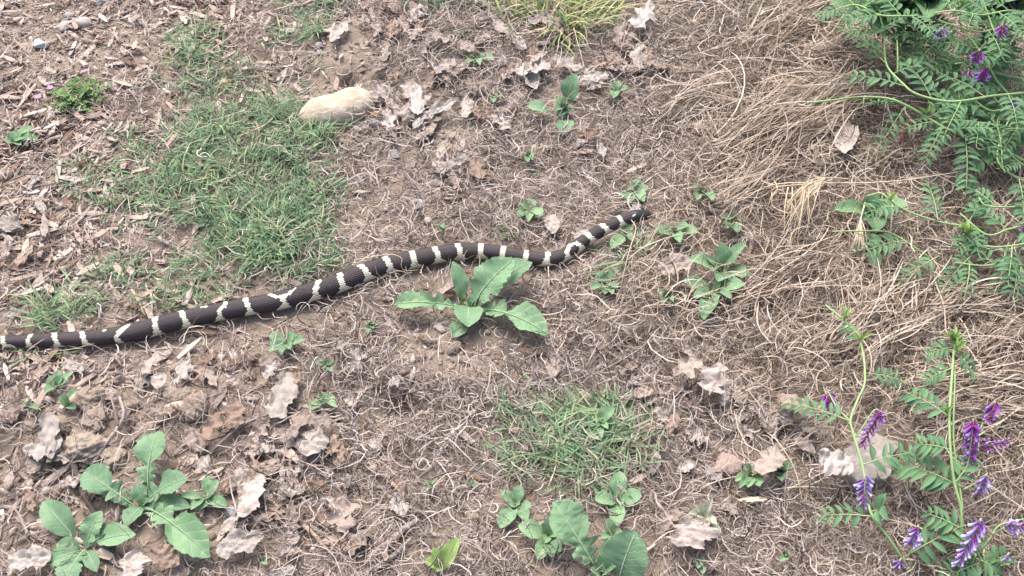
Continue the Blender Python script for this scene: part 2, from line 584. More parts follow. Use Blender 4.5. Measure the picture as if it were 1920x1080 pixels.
    for poly, hw in BANDS:
        st = [to_st(x, y) for x, y in poly]
        hw_m = hw * 1.08 * mpp(*poly[0])
        full = not (hw == 2.6 or len(poly) == 5)
        if full:
            st = [(st[0][0], -math.radians(175), st[0][2]), (st[0][0], -math.radians(60), st[0][2])] + st + [(st[-1][0], math.radians(175), st[-1][2])]
        if hw == 4.4 and poly[0] == (530, 558): st = st[2:]
        white |= paint(st, hw_m, (.5 if poly[0] == (249, 605) else 2.0) if full else 0)
    for x, y, r in SPOTS:
        white |= paint([to_st(x, y)], r * mpp(x, y), 0)
    # pale lip and snout plates
    lip = (sc_s > total - .012) & (np.abs(sc_t) > math.radians(80)) & ((sc_s * 1000).astype(int) % 3 > 0)
    snout = (sc_s > total - .0062) & (np.abs(sc_t) > math.radians(35)) & (((sc_s * 1000 / 1.5).astype(int) % 2) == 0)
    white |= lip | snout
    rs = np.random.RandomState(4)
    dark = np.array([.034, .0235, .0275]) * (0.8 + .4 * rs.rand(M))[:, None]
    head = sc_s > total - .030
    dark[head] = np.array([.017, .017, .021])
    pale = np.array([.78, .75, .60]) * (0.9 + .14 * rs.rand(M))[:, None]
    flank = sstep(math.radians(60), math.radians(110), np.abs(sc_t))
    pale = pale * (1 - flank[:, None] * np.array([.02, 0, .16]))
    col = np.where(white[:, None], pale, dark)
    skin_w = np.where(head[:, None], .9, 1) * pale * .30
    skin_d = np.where(head[:, None], dark, dark * .55)
    skin = np.where(white[:, None], skin_w, skin_d)
    fc = np.vstack([col, skin, skin, skin, skin])
    corner_c = np.repeat(np.c_[fc, np.ones(len(fc))], 4, 0)
    if len(me.loops) == len(corner_c):
        at_ = me.color_attributes.new('scale_colour', 'FLOAT_COLOR', 'CORNER')
        at_.data.foreach_set('color', corner_c.astype(np.float32).ravel())
    else:
        print('SNAKE loop mismatch', len(me.loops), len(corner_c))
    m, nt, bs = new_mat('snake_scales')
    an = nt.nodes.new('ShaderNodeVertexColor'); an.layer_name = 'scale_colour'
    nt.links.new(an.outputs[0], bs.inputs['Base Color'])
    bs.inputs['Roughness'].default_value = .42
    bs.inputs['Specular IOR Level'].default_value = .5
    root = link('snake', me, m)
    tag(root, 'black kingsnake with white crossbands stretched out across the litter', 'snake')
    # eyes
    Ve, Fe = ico(3)
    em = plain_mat('snake_eye', (.006, .005, .005), .08, .6)
    for sg in (1, -1):
        c, r, d = at(np.array([total - .0115]), np.array([sg * math.radians(66)]))
        p = c[0] + d[0] * r[0] * .93
        eye = link('eye', mesh_from('eye', Ve * .0019, Fe, True), em, root, p)
    # the body's footprint, used to keep litter out of the body
    return C


SNAKE = build_snake()
SMASK = np.zeros((len(gx), len(gy)), np.float32)
for cpt in SNAKE[::3]:
    rr = cpt[3]
    i0 = int((cpt[0] - .03 - GX0) / GS); i1 = int((cpt[0] + .03 - GX0) / GS) + 2
    j0 = int((cpt[1] - .03 - GY0) / GS); j1 = int((cpt[1] + .03 - GY0) / GS) + 2
    i0, j0 = max(i0, 0), max(j0, 0)
    d = np.hypot(GXX[i0:i1, j0:j1] - cpt[0], GYY[i0:i1, j0:j1] - cpt[1])
    SMASK[i0:i1, j0:j1] = np.maximum(SMASK[i0:i1, j0:j1], d < rr * .92)


def in_snake(x, y):
    xi = np.clip(((np.asarray(x) - GX0) / GS).astype(int), 0, len(gx) - 1)
    yi = np.clip(((np.asarray(y) - GY0) / GS).astype(int), 0, len(gy) - 1)
    return SMASK[xi, yi] > .5


# ------------------------------------------------------------------ ribbons: straw, thatch, grass blades
def ribbons(name, p0, phi, elev, L, w, kappa, delev, K, roll, taper, mat, kap2=None, clear=.001, keep=False, twist=0.0):
    N = len(p0)
    t = np.linspace(0, 1, K)
    kap2 = np.zeros(N) if kap2 is None else kap2
    ang = phi[:, None] + kappa[:, None] * t[None] + kap2[:, None] * np.sin(t * math.pi * 2)[None]
    el = elev[:, None] + delev[:, None] * t[None]
    step = (L / (K - 1))[:, None]
    dx = np.cos(el) * np.cos(ang) * step; dy = np.cos(el) * np.sin(ang) * step; dz = np.sin(el) * step
    pts = np.stack([p0[:, 0:1] + np.cumsum(dx, 1) - dx, p0[:, 1:2] + np.cumsum(dy, 1) - dy, p0[:, 2:3] + np.cumsum(dz, 1) - dz], -1)
    hz = H(pts[..., 0], pts[..., 1])
    pts[..., 2] = np.maximum(pts[..., 2], hz + clear)
    if not keep:
        hit = in_snake(pts[..., 0], pts[..., 1]).any(1)
        ok = ~hit
        pts, ang, roll, w, hz = pts[ok], ang[ok], roll[ok], w[ok], hz[ok]
        N = len(pts)
    rl = roll[:, None] + twist * t[None]
    sd = np.stack([-np.sin(ang) * np.cos(rl), np.cos(ang) * np.cos(rl), np.sin(rl) * np.ones_like(ang)], -1)
    if taper == 'blade': tw = np.clip(np.minimum(.55 + 3 * t, 1), 0, 1) * np.clip((1 - t) * 1.8, .04, 1)
    elif taper == 'straw': tw = np.clip(1 - .65 * t, .3, 1)
    else: tw = np.clip(np.minimum(t * 4 + .35, (1 - t) * 4 + .35), 0, 1)
    half = sd * (w[:, None] * .5 * tw[None])[..., None]
    V = np.stack([pts - half, pts + half], 2).reshape(-1, 3)
    b = (np.arange(N) * K * 2)[:, None] + (np.arange(K - 1) * 2)[None]
    Q = np.stack([b, b + 1, b + 3, b + 2], -1).reshape(-1, 4)
    me = mesh_quads(name, V, Q)
    return link(name, me, mat)


NAMED_LEAVES = [
    (1000, 130, 62, 46, 10, 'P', 'ragged', 0, .012, .0, 'large bleached ragged dead leaf behind the tall leafed weed'),
    (1062, 120, 56, 34, 160, 'P', 'ragged', 1, .012, .0, 'bleached ragged leaf right beside the largest bleached leaf'),
    (1110, 145, 60, 24, 15, 'P', 'ragged', 2, .010, .0, 'pale narrow curled leaf under the dark upright stem'),
    (1204, 30, 62, 44, 60, 'P', 'oak', 3, .014, .01, 'pale upright dead leaf at the grass tuft edge'),
    (825, 205, 72, 22, 30, 'P', 'ragged', 4, .012, .0, 'pale rolled leaf strip above the small bare soil patch'),
    (780, 178, 66, 44, 150, 'D', 'oak', 1, .010, .0, 'grey lobed dead leaf right of the cobble'),
    (712, 175, 40, 30, 200, 'P', 'oak', 2, .010, .0, 'pale curled leaf touching the cobble end'),
    (835, 125, 46, 34, 40, 'P', 'oak', 4, .012, .0, 'pale forked dead leaf above the grey lobed leaf'),
    (868, 302, 58, 22, 20, 'P', 'ragged', 5, .008, .0, 'cream folded dead leaf on thatch right of square stone'),
    (1012, 36, 40, 26, 20, 'P', 'ragged', 6, .010, .0, 'pale crumpled leaf inside the yellow green tuft'),
    (92, 818, 84, 34, 95, 'P', 'ragged', 7, .018, .0, 'white bleached upright leaf strip beside the clods'),
    (82, 840, 70, 46, 190, 'P', 'ragged', 8, .016, .0, 'white bleached leaf piece below the upright strip'),
    (530, 742, 90, 54, 80, 'P', 'ragged', 9, .014, .0, 'tall bleached flaky leaf with pointed upper tip'),
    (560, 795, 74, 32, 235, 'D', 'oak', 2, .016, .0, 'smooth grey oak leaf curling beside the yellow scrap'),
    (600, 790, 52, 40, 5, 'D', 'oak', 4, .016, .0, 'smooth grey arched oak leaf with notched lower edge'),
    (585, 830, 60, 48, 60, 'P', 'ragged', 3, .014, .0, 'white crumpled leaf under the arched oak leaf'),
    (625, 835, 40, 34, 80, 'B', 'oak', 1, .012, .0, 'russet brown leaf piece beside white crumpled leaf'),
    (398, 800, 74, 36, 55, 'B', 'oak', 0, .018, .0, 'long russet twisted oak leaf above the lobed weed'),
    (470, 930, 84, 44, 72, 'D', 'ragged', 2, .014, .0, 'grey rolled wrinkled leaf right of the speckled seedling'),
    (310, 1045, 58, 40, 150, 'B', 'oval', 3, .014, .01, 'brown curved dead leaf below the lobed weed'),
    (280, 684, 52, 34, 60, 'D', 'oak', 3, .012, .0, 'tan forked oak leaf just under the snake'),
    (300, 715, 32, 26, 60, 'D', 'oval', 1, .010, .0, 'round tan dead leaf below the forked oak leaf'),
    (640, 965, 70, 60, 100, 'D', 'oak', 0, .012, .0, 'broad grey dead leaf at the thatch edge'),
    (55, 1050, 80, 50, 10, 'P', 'ragged', 5, .014, .0, 'pale grey leaf by the oval leaved rosette'),
    (250, 1058, 50, 56, 80, 'D', 'ragged', 6, .012, .0, 'grey upright curled leaf beside the dark twig'),
    (450, 1020, 90, 50, 20, 'P', 'ragged', 4, .014, .0, 'flaky pale bark like leaf below the rolled leaf'),
    (1565, 868, 70, 56, 150, 'P', 'ragged', 8, .026, .01, 'cream curled leaf in front of the pale grey slab'),
    (1440, 865, 62, 46, 60, 'D', 'ragged', 3, .014, .0, 'grey wrinkled leaf beside the round leafed seedling'),
    (1490, 760, 74, 34, 150, 'D', 'oval', 2, .014, .0, 'smooth pale grey oval leaf under a vetch leaf'),
    (1340, 712, 62, 58, 70, 'D', 'oak', 1, .014, .0, 'grey blocky dead leaf at the straw edge'),
    (1290, 690, 60, 44, 30, 'D', 'oak', 2, .014, .0, 'brown grey folded leaf left of the blocky leaf'),
    (1088, 445, 34, 34, 60, 'P', 'ragged', 7, .006, .0, 'white ragged leaf touching the snake neck'),
    (1035, 420, 36, 26, 100, 'D', 'oval', 4, .008, .0, 'small pinkish round dead leaf behind the snake neck'),
    (1192, 392, 22, 18, 60, 'P', 'ragged', 0, .008, .0, 'small white scrap of leaf behind the snake head'),
    (1265, 498, 60, 46, 20, 'D', 'ragged', 5, .010, .0, 'grey crumpled leaf below the snake head'),
    (1590, 262, 56, 38, 70, 'D', 'oval', 1, .02, .0, 'pinkish grey leaf in the hollow under the straw'),
    (1300, 1000, 60, 90, 80, 'D', 'ragged', 9, .010, .0, 'large dull grey leaf under wilted seedling'),
    (1410, 937, 54, 10, 2, 'S', 'oval', 2, .016, .0, 'smooth orange cream sliver leaf lying in straw'),
    (585, 545, 40, 14, 40, 'D', 'oval', 3, .008, .0, 'narrow pinkish bud scale leaf under the snake'),
    (838, 540, 40, 14, 40, 'D', 'oval', 0, .010, .0, 'narrow pinkish folded leaf left of the upright lobed leaf'),
    (1020, 60, 30, 20, 160, 'B', 'oval', 2, .008, .0, 'russet leaf scrap above the largest bleached leaf'),
]
CLEAR = [(1630, 855, 70, 58, .9)] + [(x, y, l * .52, w * .6, .85) for (x, y, l, w, *_r) in NAMED_LEAVES] + [(1365, 866, 42, 30, .9), (1405, 900, 50, 25, .7), (1352, 510, 60, 45, .6), (1335, 560, 60, 40, .6), (1630, 405, 70, 40, .5)]


def sample(n, prob, x0=-1.45, x1=1.45, y0=.16, y1=2.05):
    """n candidate points accepted with probability prob(px,py,bare,grass,chips,straw); thinner outside the photo's frame"""
    x = RNG.uniform(x0, x1, n); y = RNG.uniform(y0, y1, n)
    mk = masks(x, y)
    pr = prob(*mk) * (1 - blobs(mk[0], mk[1], CLEAR))
    out = np.maximum.reduce([-mk[0], mk[0] - 1920, -mk[1], mk[1] - 1080]) > 110
    pr = np.where(out, pr * .45, pr)
    ok = RNG.rand(n) < pr
    return x[ok], y[ok], [m[ok] for m in mk]


M_STRAW = island_mat('dry_straw', [(.04, .028, .022), (.12, .088, .068), (.27, .208, .16), (.40, .318, .25), (.49, .40, .315), (.60, .515, .425), (.28, .21, .16), (.70, .63, .54)], .7, .08)  # darkest strand tones stand in for shadowed gaps in the straw
M_THATCH = island_mat('grey_thatch', [(.035, .027, .023), (.085, .065, .055), (.17, .132, .112), (.34, .275, .243), (.45, .38, .34), (.56, .485, .44), (.24, .185, .155), (.70, .63, .585)], .8, .05)  # near-black strands paint the shade between the paler ones into the mat
M_GRASS = island_mat('grass_blade', [(.085, .155, .085), (.13, .23, .125), (.17, .285, .155), (.205, .325, .175), (.24, .36, .195), (.29, .395, .22), (.46, .44, .26)], .5, .22, .25)
M_PALEGRASS = island_mat('pale_grass_blade', [(.12, .24, .08), (.20, .32, .11), (.34, .40, .16), (.50, .46, .24), (.62, .54, .34)], .5, .2, .2)


def build_litter():
    # grey brown short thatch over most of the ground
    x, y, (px, py, bare, grass, chips, straw) = sample(
        355000, lambda px, py, b, g, c, s: np.clip((.50 * sstep(420, 680, px) + .44 + .12 * sstep(600, 720, py) * (px < 700)) * (1 - .93 * b * (0.55 + .45 * sstep(400, 600, px))) * (1 - .30 * g) * (1 - .55 * s) * (1 - .25 * c), 0, 1))
    n = len(x)
    phi = RNG.uniform(0, 2 * math.pi, n)
    L = RNG.gamma(3.2, .0078, n) + .008
    z = H(x, y) + RNG.rand(n) ** 1.5 * .021
    o = ribbons('dry_thatch', np.stack([x, y, z], 1), phi, RNG.normal(0, .30, n), L, RNG.uniform(.0005, .0015, n), RNG.normal(0, 1.8, n), RNG.normal(-.15, .5, n), 6,
                RNG.normal(0, .7, n), 'mid', M_THATCH, RNG.normal(0, .5, n))
    tag(o, 'matted grey brown dead grass thatch covering the ground', 'thatch', None, 'stuff')
    # golden longer straw swept over the right side
    x, y, (px, py, bare, grass, chips, straw) = sample(270000, lambda px, py, b, g, c, s: np.clip(s * .62 * (1 - .5 * b), 0, 1))
    n = len(x)
    sweep = math.radians(28) + 1.1 * fbm(x * 3.1, y * 3.1, 77, 2) * 2 + RNG.normal(0, .55, n)
    sweep = np.where(RNG.rand(n) < .38, RNG.uniform(0, 6.28, n), sweep) + math.pi * (RNG.rand(n) < .5)
    L = RNG.gamma(3.4, .0105, n) + .014
    z = H(x, y) + RNG.rand(n) ** 1.3 * .036 * np.clip(straw, .3, 1)
    o = ribbons('dry_straw', np.stack([x, y, z], 1), sweep, RNG.normal(.05, .25, n), L, RNG.uniform(.0006, .0016, n), RNG.normal(0, 1.4, n), RNG.normal(-.3, .5, n), 7,
                RNG.normal(0, .7, n), 'mid', M_STRAW, RNG.normal(0, .35, n))
    tag(o, 'long golden dead grass lying in swept matted layers', 'straw', None, 'stuff')


def build_bundles():
    # swept bundles of long straw lying over the mat
    P0, PH, LL, EL = [], [], [], []
    for x0, y0, x1, y1, n, wd in [(1290, 340, 1570, 185, 170, 26), (1400, 300, 1620, 190, 150, 22), (1440, 335, 1570, 250, 110, 16), (1480, 150, 1620, 85, 120, 22), (1390, 130, 1560, 20, 120, 30),
                                  (1340, 600, 1560, 490, 130, 34), (1590, 710, 1790, 580, 150, 26), (1500, 690, 1650, 590, 120, 24), (1640, 760, 1915, 735, 140, 20), (1680, 800, 1915, 800, 130, 26),
                                  (1560, 690, 1700, 555, 110, 26), (1230, 250, 1360, 160, 90, 30), (1700, 620, 1900, 560, 120, 26), 
                                  (1330, 420, 1480, 330, 80, 24), (1800, 700, 1915, 640, 70, 24)]:
        a = P(x0, y0); b = P(x1, y1)
        full = b - a; Lf = np.linalg.norm(full); d = full / Lf; nrm = np.array([-d[1], d[0], 0])
        for _ in range(n):
            L = Lf * RNG.uniform(.25, .75)
            s0 = RNG.uniform(0, Lf - L * .8)
            off = RNG.normal(0, wd * mpp((x0 + x1) / 2, (y0 + y1) / 2) * .6)
            p = a + d * s0 + nrm * off
            P0.append([p[0], p[1], float(H(p[0], p[1])) + RNG.uniform(.010, .034)])
            flip = RNG.rand() < .4
            if flip: P0[-1][0] += d[0] * L; P0[-1][1] += d[1] * L
            PH.append(math.atan2(d[1], d[0]) + RNG.normal(0, .24) + (math.pi if flip else 0)); LL.append(L); EL.append(RNG.normal(.10, .12))
    n = len(P0)
    o = ribbons('swept_straw', np.array(P0), np.array(PH), np.array(EL), np.array(LL), RNG.uniform(.0007, .0018, n), RNG.normal(0, .6, n), RNG.normal(-.28, .2, n), 9,
                RNG.normal(0, .5, n), 'mid', M_STRAW, RNG.normal(0, .12, n))
    tag(o, 'bundles of pale dead grass combed across the straw mat', 'straw', None, 'stuff')


def build_grass():
    # low creeping grass: short tillers, each with a fan of blades
    def patch(name, label, lo, n_cand, rect, mat=M_GRASS, lmin=.016, lmax=.044, emax=1.0):
        x0, y0 = P(rect[0], rect[3])[:2]; x1, y1 = P(rect[2], rect[1])[:2]
        xa = min(P(rect[0], rect[1])[0], x0); xb = max(P(rect[2], rect[1])[0], P(rect[2], rect[3])[0])
        x = RNG.uniform(xa, xb, n_cand); y = RNG.uniform(y0, y1, n_cand)
        mk = masks(x, y)
        ok = RNG.rand(n_cand) < np.clip(mk[3] ** 1.7 * lo, 0, 1)
        ok &= (mk[0] > rect[0]) & (mk[0] < rect[2]) & (mk[1] > rect[1]) & (mk[1] < rect[3])
        x, y, g = x[ok], y[ok], mk[3][ok]
        nb = 5
        n = len(x)
        X = np.repeat(x, nb); Y = np.repeat(y, nb); Gm = np.repeat(g, nb)
        tphi = np.repeat(RNG.uniform(0, 6.28, n), nb)
        kk = np.tile(np.arange(nb), n)
        phi = tphi + np.where(kk % 2 == 0, .75, -.75) * RNG.uniform(.3, 1.3, n * nb) + RNG.normal(0, .2, n * nb)
        along = kk * .0035
        p0 = np.stack([X + np.cos(tphi) * along, Y + np.sin(tphi) * along, H(X, Y) + .002 + kk * .0022 * (0.4 + Gm)], 1)
        m = n * nb
        L = RNG.uniform(lmin, lmax, m) * (.7 + .5 * Gm)
        o = ribbons(name, p0, phi, RNG.uniform(.08, emax, m), L, RNG.uniform(.0015, .0027, m), RNG.normal(0, .4, m), RNG.normal(-.55, .35, m), 5,
                    RNG.normal(0, .5, m), 'blade', mat, keep=False)
        tag(o, label, 'grass', None, 'stuff')
        return o
    patch('creeping_grass', 'dense low green creeping grass patch above the snake', .66, 11000, (60, 40, 720, 700), emax=.9)
    patch('creeping_grass', 'sparser green grass tuft below the lobed leaf plant', .24, 5200, (840, 690, 1300, 960), lmin=.022, lmax=.055, emax=.6)
    patch('creeping_grass', 'few short green blades by the mulch edge behind the soil mound', .4, 2600, (500, 0, 940, 42))


def tuft(name, label, spots, mat, n, lrange, wrange, elev, cat='grass', group=None):
    """a tuft of long blades growing from a few photo pixel spots"""
    P0, PH, EL, LL, WW = [], [], [], [], []
    for (cx, cy, spread, ph0, phs) in spots:
        for _ in range(n):
            g = G(cx + RNG.normal(0, spread), cy + RNG.normal(0, spread * .6))
            P0.append(g + np.array([0, 0, .001])); PH.append(ph0 + RNG.normal(0, phs)); EL.append(RNG.uniform(*elev))
            LL.append(RNG.uniform(*lrange)); WW.append(RNG.uniform(*wrange))
    m = len(P0)
    o = ribbons(name, np.array(P0), np.array(PH), np.array(EL), np.array(LL), np.array(WW), RNG.normal(0, .45, m), RNG.normal(-.9, .4, m), 8,
                RNG.normal(0, .4, m), 'blade', mat, keep=True)
    tag(o, label, cat, group, 'stuff')
    return o


# ------------------------------------------------------------------ stones, clods, crumbs
def stone_mesh(name, sub, seed, rough=.25, f=1.3, flat=.0, angular=0.0):
    V, F = ico(sub)
    V = V * (1 + rough * n3(V, f, seed) * 2 + rough * .35 * n3(V, f * 3.2, seed + 3) * 2)[:, None]
    if angular:
        rs = np.random.RandomState(seed)
        for _ in range(8):
            nrm = rs.normal(size=3); nrm /= np.linalg.norm(nrm)
            d = V @ nrm; lim = rs.uniform(.45, .75)
            V = V - np.maximum(d - lim, 0)[:, None] * nrm[None] * angular
    return mesh_from(name, V, F, angular < .5)


M_ROCK = object_mat('grey_pebble', [(.34, .33, .32), (.40, .37, .34), (.45, .40, .35), (.30, .31, .33)], .8, 90, .35, .35, 160)
M_BLUE = object_mat('blue_grey_stone', [(.36, .40, .43), (.42, .44, .45)], .75, 70, .3, .3, 140)
M_TAN = object_mat('tan_cobble', [(.44, .36, .275), (.46, .38, .29)], .85, 2.6, .45, .5, 14, spots=((.60, .54, .45), 5))
M_CLOD = object_mat('soil_clod', [(.37, .30, .245), (.44, .365, .30), (.40, .33, .27)], .95, 4, .4, 1.0, 9)
M_OCHRE = object_mat('ochre_pebble', [(.55, .37, .20), (.60, .43, .26)], .8, 90, .3, .3, 140)
M_PINK = object_mat('pink_slab', [(.29, .215, .18), (.31, .235, .20)], .85, 60, .4, .5, 120)
M_CRUMB = island_mat('soil_crumb', [(.18, .138, .11), (.27, .215, .175), (.36, .295, .245), (.43, .36, .30), (.31, .25, .205), (.54, .48, .43)], .95, 0, .4, 120)


def stone(name, label, cat, mat, px, py, w, h, rotz=0, zs=.7, sub=3, seed=1, sink=.3, rough=.2, f=1.3, angular=0.0, group=None, depth=None):
    """w,h: size in photo pixels; h is the vertical extent seen"""
    s = mpp(px, py)
    rx = w * s / 2
    rz = rx * zs if depth is None else depth
    ry = max(h * s / 2 / .9, rx * .35)
    g = G(px, py)
    o = link(name, stone_mesh(name, sub, seed, rough, f, angular=angular), mat, None, (g[0], g[1], g[2] + rz * (1 - 2 * sink) + .001))
    o.scale = (rx, ry, rz); o.rotation_euler = (0, 0, rotz)
    return tag(o, label, cat, group)


M_SLAB = object_mat('pale_slab', [(.29, .255, .23), (.31, .275, .25)], .9, 40, .35, .6, 150, spots=((.42, .39, .37), 90))


def slab(label, mat, outline, top, thick, seed):
    '''flat stone with an irregular outline, bevelled rim and uneven top'''
    pts = np.array([P(x, y, float(G(x, y)[2]) + top) for x, y in outline])
    n0 = len(pts)
    rs = np.random.RandomState(seed)
    ring = []
    for i in range(n0):
        for f in (0, .33, .66):
            q = pts[i] * (1 - f) + pts[(i + 1) % n0] * f
            ring.append(q + np.r_[rs.normal(0, .0008, 2), 0])
    ring = np.array(ring); n = len(ring)
    z0 = float(np.median(pts[:, 2])); ring[:, 2] = z0
    c = ring.mean(0)
    V, F = [], []
    for k, (f, dz) in enumerate(((.97, -thick), (1.0, -.003), (.965, -.0006), (.80, .0008), (.55, .0016), (.28, .002))):
        for q in ring:
            p = c + (q - c) * f
            V.append((p[0], p[1], z0 + dz + (0 if k < 2 else .006 * float(fbm(np.array(p[0] * 60), np.array(p[1] * 60), seed, 3)))))
    for k in range(5):
        for i in range(n):
            F.append((k * n + i, k * n + (i + 1) % n, (k + 1) * n + (i + 1) % n, (k + 1) * n + i))
    V.append((c[0], c[1], z0 + .002)); m = len(V) - 1
    for i in range(n): F.append((5 * n + i, 5 * n + (i + 1) % n, m))
    F.append(tuple(range(n - 1, -1, -1)))
    base = Vector((c[0], c[1], z0 - thick))
    o = link('flat_stone', mesh_from('flat_stone', [Vector(v) - base for v in V], F, False), mat, None, base)
    return tag(o, label, 'stone')


def clod_mesh(seed):
    V, F = ico(5)
    d = .40 * n3(V, 1.3, seed) * 2 + .20 * n3(V, 3.4, seed + 5) * 2 + .13 * n3(V, 9, seed + 7) * 2 + .07 * n3(V, 22, seed + 9) * 2
    return mesh_from('soil_clod', V * (1 + d)[:, None], F, True)


def build_stones():
    s = mpp(633, 205)
    V, F = ico(5)
    x = V[:, 0].copy()
    V = V * (1 + .07 * n3(V, 1.4, 8) * 2 + .02 * n3(V, 5, 4))[:, None]
    V[:, 1] *= 1 - .16 * np.exp(-((x + .1) / .35) ** 2) + .12 * x
    V[:, 1] += -.16 * np.exp(-((x + .1) / .4) ** 2) + .30 * x - .18 * np.maximum(-x - .3, 0)
    V[:, 2] *= 1 - .10 * np.exp(-((x + .1) / .3) ** 2)
    g = G(633, 212)
    o = link('cobble', mesh_from('cobble', V, F, True), M_TAN, None, (g[0], g[1], g[2] + .010))
    o.scale = (71 * s, 41 * s, .027); o.rotation_euler = (0, 0, math.radians(6))
    tag(o, 'smooth tan bean shaped cobble half sunk beside the bare soil', 'stone')
    stone('pebble', 'small orange tan pebble touching the cobble end', 'pebble', M_OCHRE, 703, 220, 26, 14, .1, .7, 3, 3, .3, angular=.8)
    stone('pebble', 'slate blue pebble beside the orange tan pebble', 'pebble', M_BLUE, 703, 233, 20, 10, .2, .6, 3, 5)
    stone('pebble', 'dusty blue grey pebble under dry stems near the cobble', 'pebble', M_BLUE, 729, 221, 22, 18, .3, .6, 3, 6)
    stone('pebble', 'pale blue grey angular stone on the bare gravel', 'stone', M_BLUE, 78, 88, 34, 24, -.5, .6, 3, 21, .2, angular=.95)
    stone('pebble', 'smooth grey pebble resting among the group of gravel stones', 'pebble', M_ROCK, 157, 47, 30, 22, .2, .7, 3, 22)
    stone('pebble', 'round grey brown pebble beside smooth grey pebble', 'pebble', M_ROCK, 122, 53, 20, 24, .0, .8, 3, 23)
    stone('pebble', 'tan grey flattish pebble behind two grey pebbles', 'pebble', M_ROCK, 131, 34, 22, 13, .0, .7, 3, 24)
    stone('pebble', 'light grey block shaped pebble at the gravel edge', 'pebble', M_ROCK, 156, 23, 18, 14, .4, .8, 3, 25, angular=.9)
    stone('pebble', 'pale grey angular pebble far up the gravel', 'pebble', M_BLUE, 187, 8, 14, 13, .3, .8, 3, 26, angular=.9)
    stone('pebble', 'flat grey square cornered stone below the cobble', 'stone', M_ROCK, 738, 293, 28, 24, .3, .35, 3, 27, .2, angular=.95)
    stone('pebble', 'round pale grey stone beside the bare soil patch', 'stone', M_BLUE, 785, 386, 28, 22, .2, .5, 3, 28, .25)
    stone('pebble', 'small beige pebble just below the round pale stone', 'pebble', M_ROCK, 803, 416, 17, 15, 0, .7, 3, 29)
    stone('pebble', 'flat dusty grey stone sunk in thatch', 'stone', M_ROCK, 818, 345, 30, 16, .1, .4, 3, 30, .35, angular=.7)
    stone('pebble', 'orange tan pebble in the green grass edge', 'pebble', M_OCHRE, 425, 157, 22, 17, 0, .7, 3, 31)
    stone('pebble', 'shiny blue green pebble beside the lobed weed', 'pebble', M_BLUE, 435, 963, 22, 18, 0, .7, 3, 32)
    stone('pebble', 'grey slab edge stone under the lobed leaf plant', 'stone', M_ROCK, 822, 617, 30, 16, -.6, .4, 3, 33, .35, angular=.9)
    stone('pebble', 'small pale pebble beside the soil mound', 'pebble', M_ROCK, 598, 87, 14, 12, 0, .7, 3, 34)
    stone('pebble', 'pale tan chip stone left of the cobble', 'pebble', M_ROCK, 537, 175, 24, 14, .1, .5, 3, 35, angular=.8)
    slab('flat pinkish brown wedge of stone on the thatch', M_PINK, [(1335, 883), (1344, 860), (1355, 843), (1368, 844), (1384, 857), (1396, 869), (1386, 882), (1372, 888), (1354, 885)], .016, .016, 41)
    slab('pale grey pitted slab of stone under the vetch stem', M_SLAB, [(1578, 862), (1582, 842), (1600, 830), (1612, 802), (1640, 808), (1672, 823), (1689, 827), (1684, 842), (1673, 852), (1674, 888), (1660, 903), (1640, 899), (1602, 906), (1586, 884)], .022, .024, 43)
    # clods of dry soil
    cl = [(175, 752, 58, 42), (182, 790, 62, 48), (338, 745, 46, 40), (366, 770, 58, 44), (160, 845, 84, 56), (214, 862, 58, 44),
          (271, 815, 44, 36), (115, 800, 46, 32), (245, 765, 30, 22), (300, 780, 36, 26), (205, 725, 26, 18), (410, 735, 34, 26), (330, 690, 30, 20),
          (435, 690, 36, 26), (395, 700, 24, 18), (62, 800, 30, 22), (85, 880, 36, 30), (280, 725, 30, 20), (480, 668, 30, 20), (462, 708, 22, 16),
          (805, 640, 30, 18), (850, 655, 34, 20), (870, 680, 24, 14), (790, 668, 26, 16), (145, 905, 30, 24), (240, 830, 26, 20)]
    vs = [clod_mesh(60 + k) for k in range(6)]
    for i, (x, y, w, h) in enumerate(cl):
        s = mpp(x, y); g = G(x, y); r = w * s / 2
        o = link('soil_clod', vs[i % 6], M_CLOD, None, (g[0], g[1], g[2] + r * .22))
        o.scale = (r, max(h * s / 1.8, r * .6), r * .62); o.rotation_euler = (0, 0, i * 1.7)
        big = w >= 55
        tag(o, f'{"big rounded" if big else "middling" if w >= 34 else "small"} tan soil clod near {near(x, y)}', 'clod', 'soil clods')


def merge_scatter(name, variants, pts, rot, scl, choice, mat):
    """join many transformed copies of small meshes (V,F triangles/quads of equal size) into one mesh"""
    Vs, Fs, off = [], [], 0
    for k, (V, F) in enumerate(variants):
        sel = np.where(choice == k)[0]
        if not len(sel): continue
        W = np.einsum('nij,vj->nvi', rot[sel] * scl[sel][:, None, :], V) + pts[sel][:, None]
        Vs.append(W.reshape(-1, 3))
        Fs.append((F[None] + (np.arange(len(sel)) * len(V))[:, None, None] + off).reshape(-1, F.shape[1]))
        off += len(sel) * len(V)
    return link(name, mesh_quads(name, np.vstack(Vs), np.vstack(Fs), False), mat)


def rotz_tilt(a, tx, ty):
    ca, sa = np.cos(a), np.sin(a)
    n = len(a)
    Rz = np.zeros((n, 3, 3)); Rz[:, 0, 0] = ca; Rz[:, 0, 1] = -sa; Rz[:, 1, 0] = sa; Rz[:, 1, 1] = ca; Rz[:, 2, 2] = 1
    Rx = np.zeros((n, 3, 3)); Rx[:, 0, 0] = 1; Rx[:, 1, 1] = np.cos(tx); Rx[:, 1, 2] = -np.sin(tx); Rx[:, 2, 1] = np.sin(tx); Rx[:, 2, 2] = np.cos(tx)
    Ry = np.zeros((n, 3, 3)); Ry[:, 1, 1] = 1; Ry[:, 0, 0] = np.cos(ty); Ry[:, 0, 2] = np.sin(ty); Ry[:, 2, 0] = -np.sin(ty); Ry[:, 2, 2] = np.cos(ty)
    return Rz @ Rx @ Ry


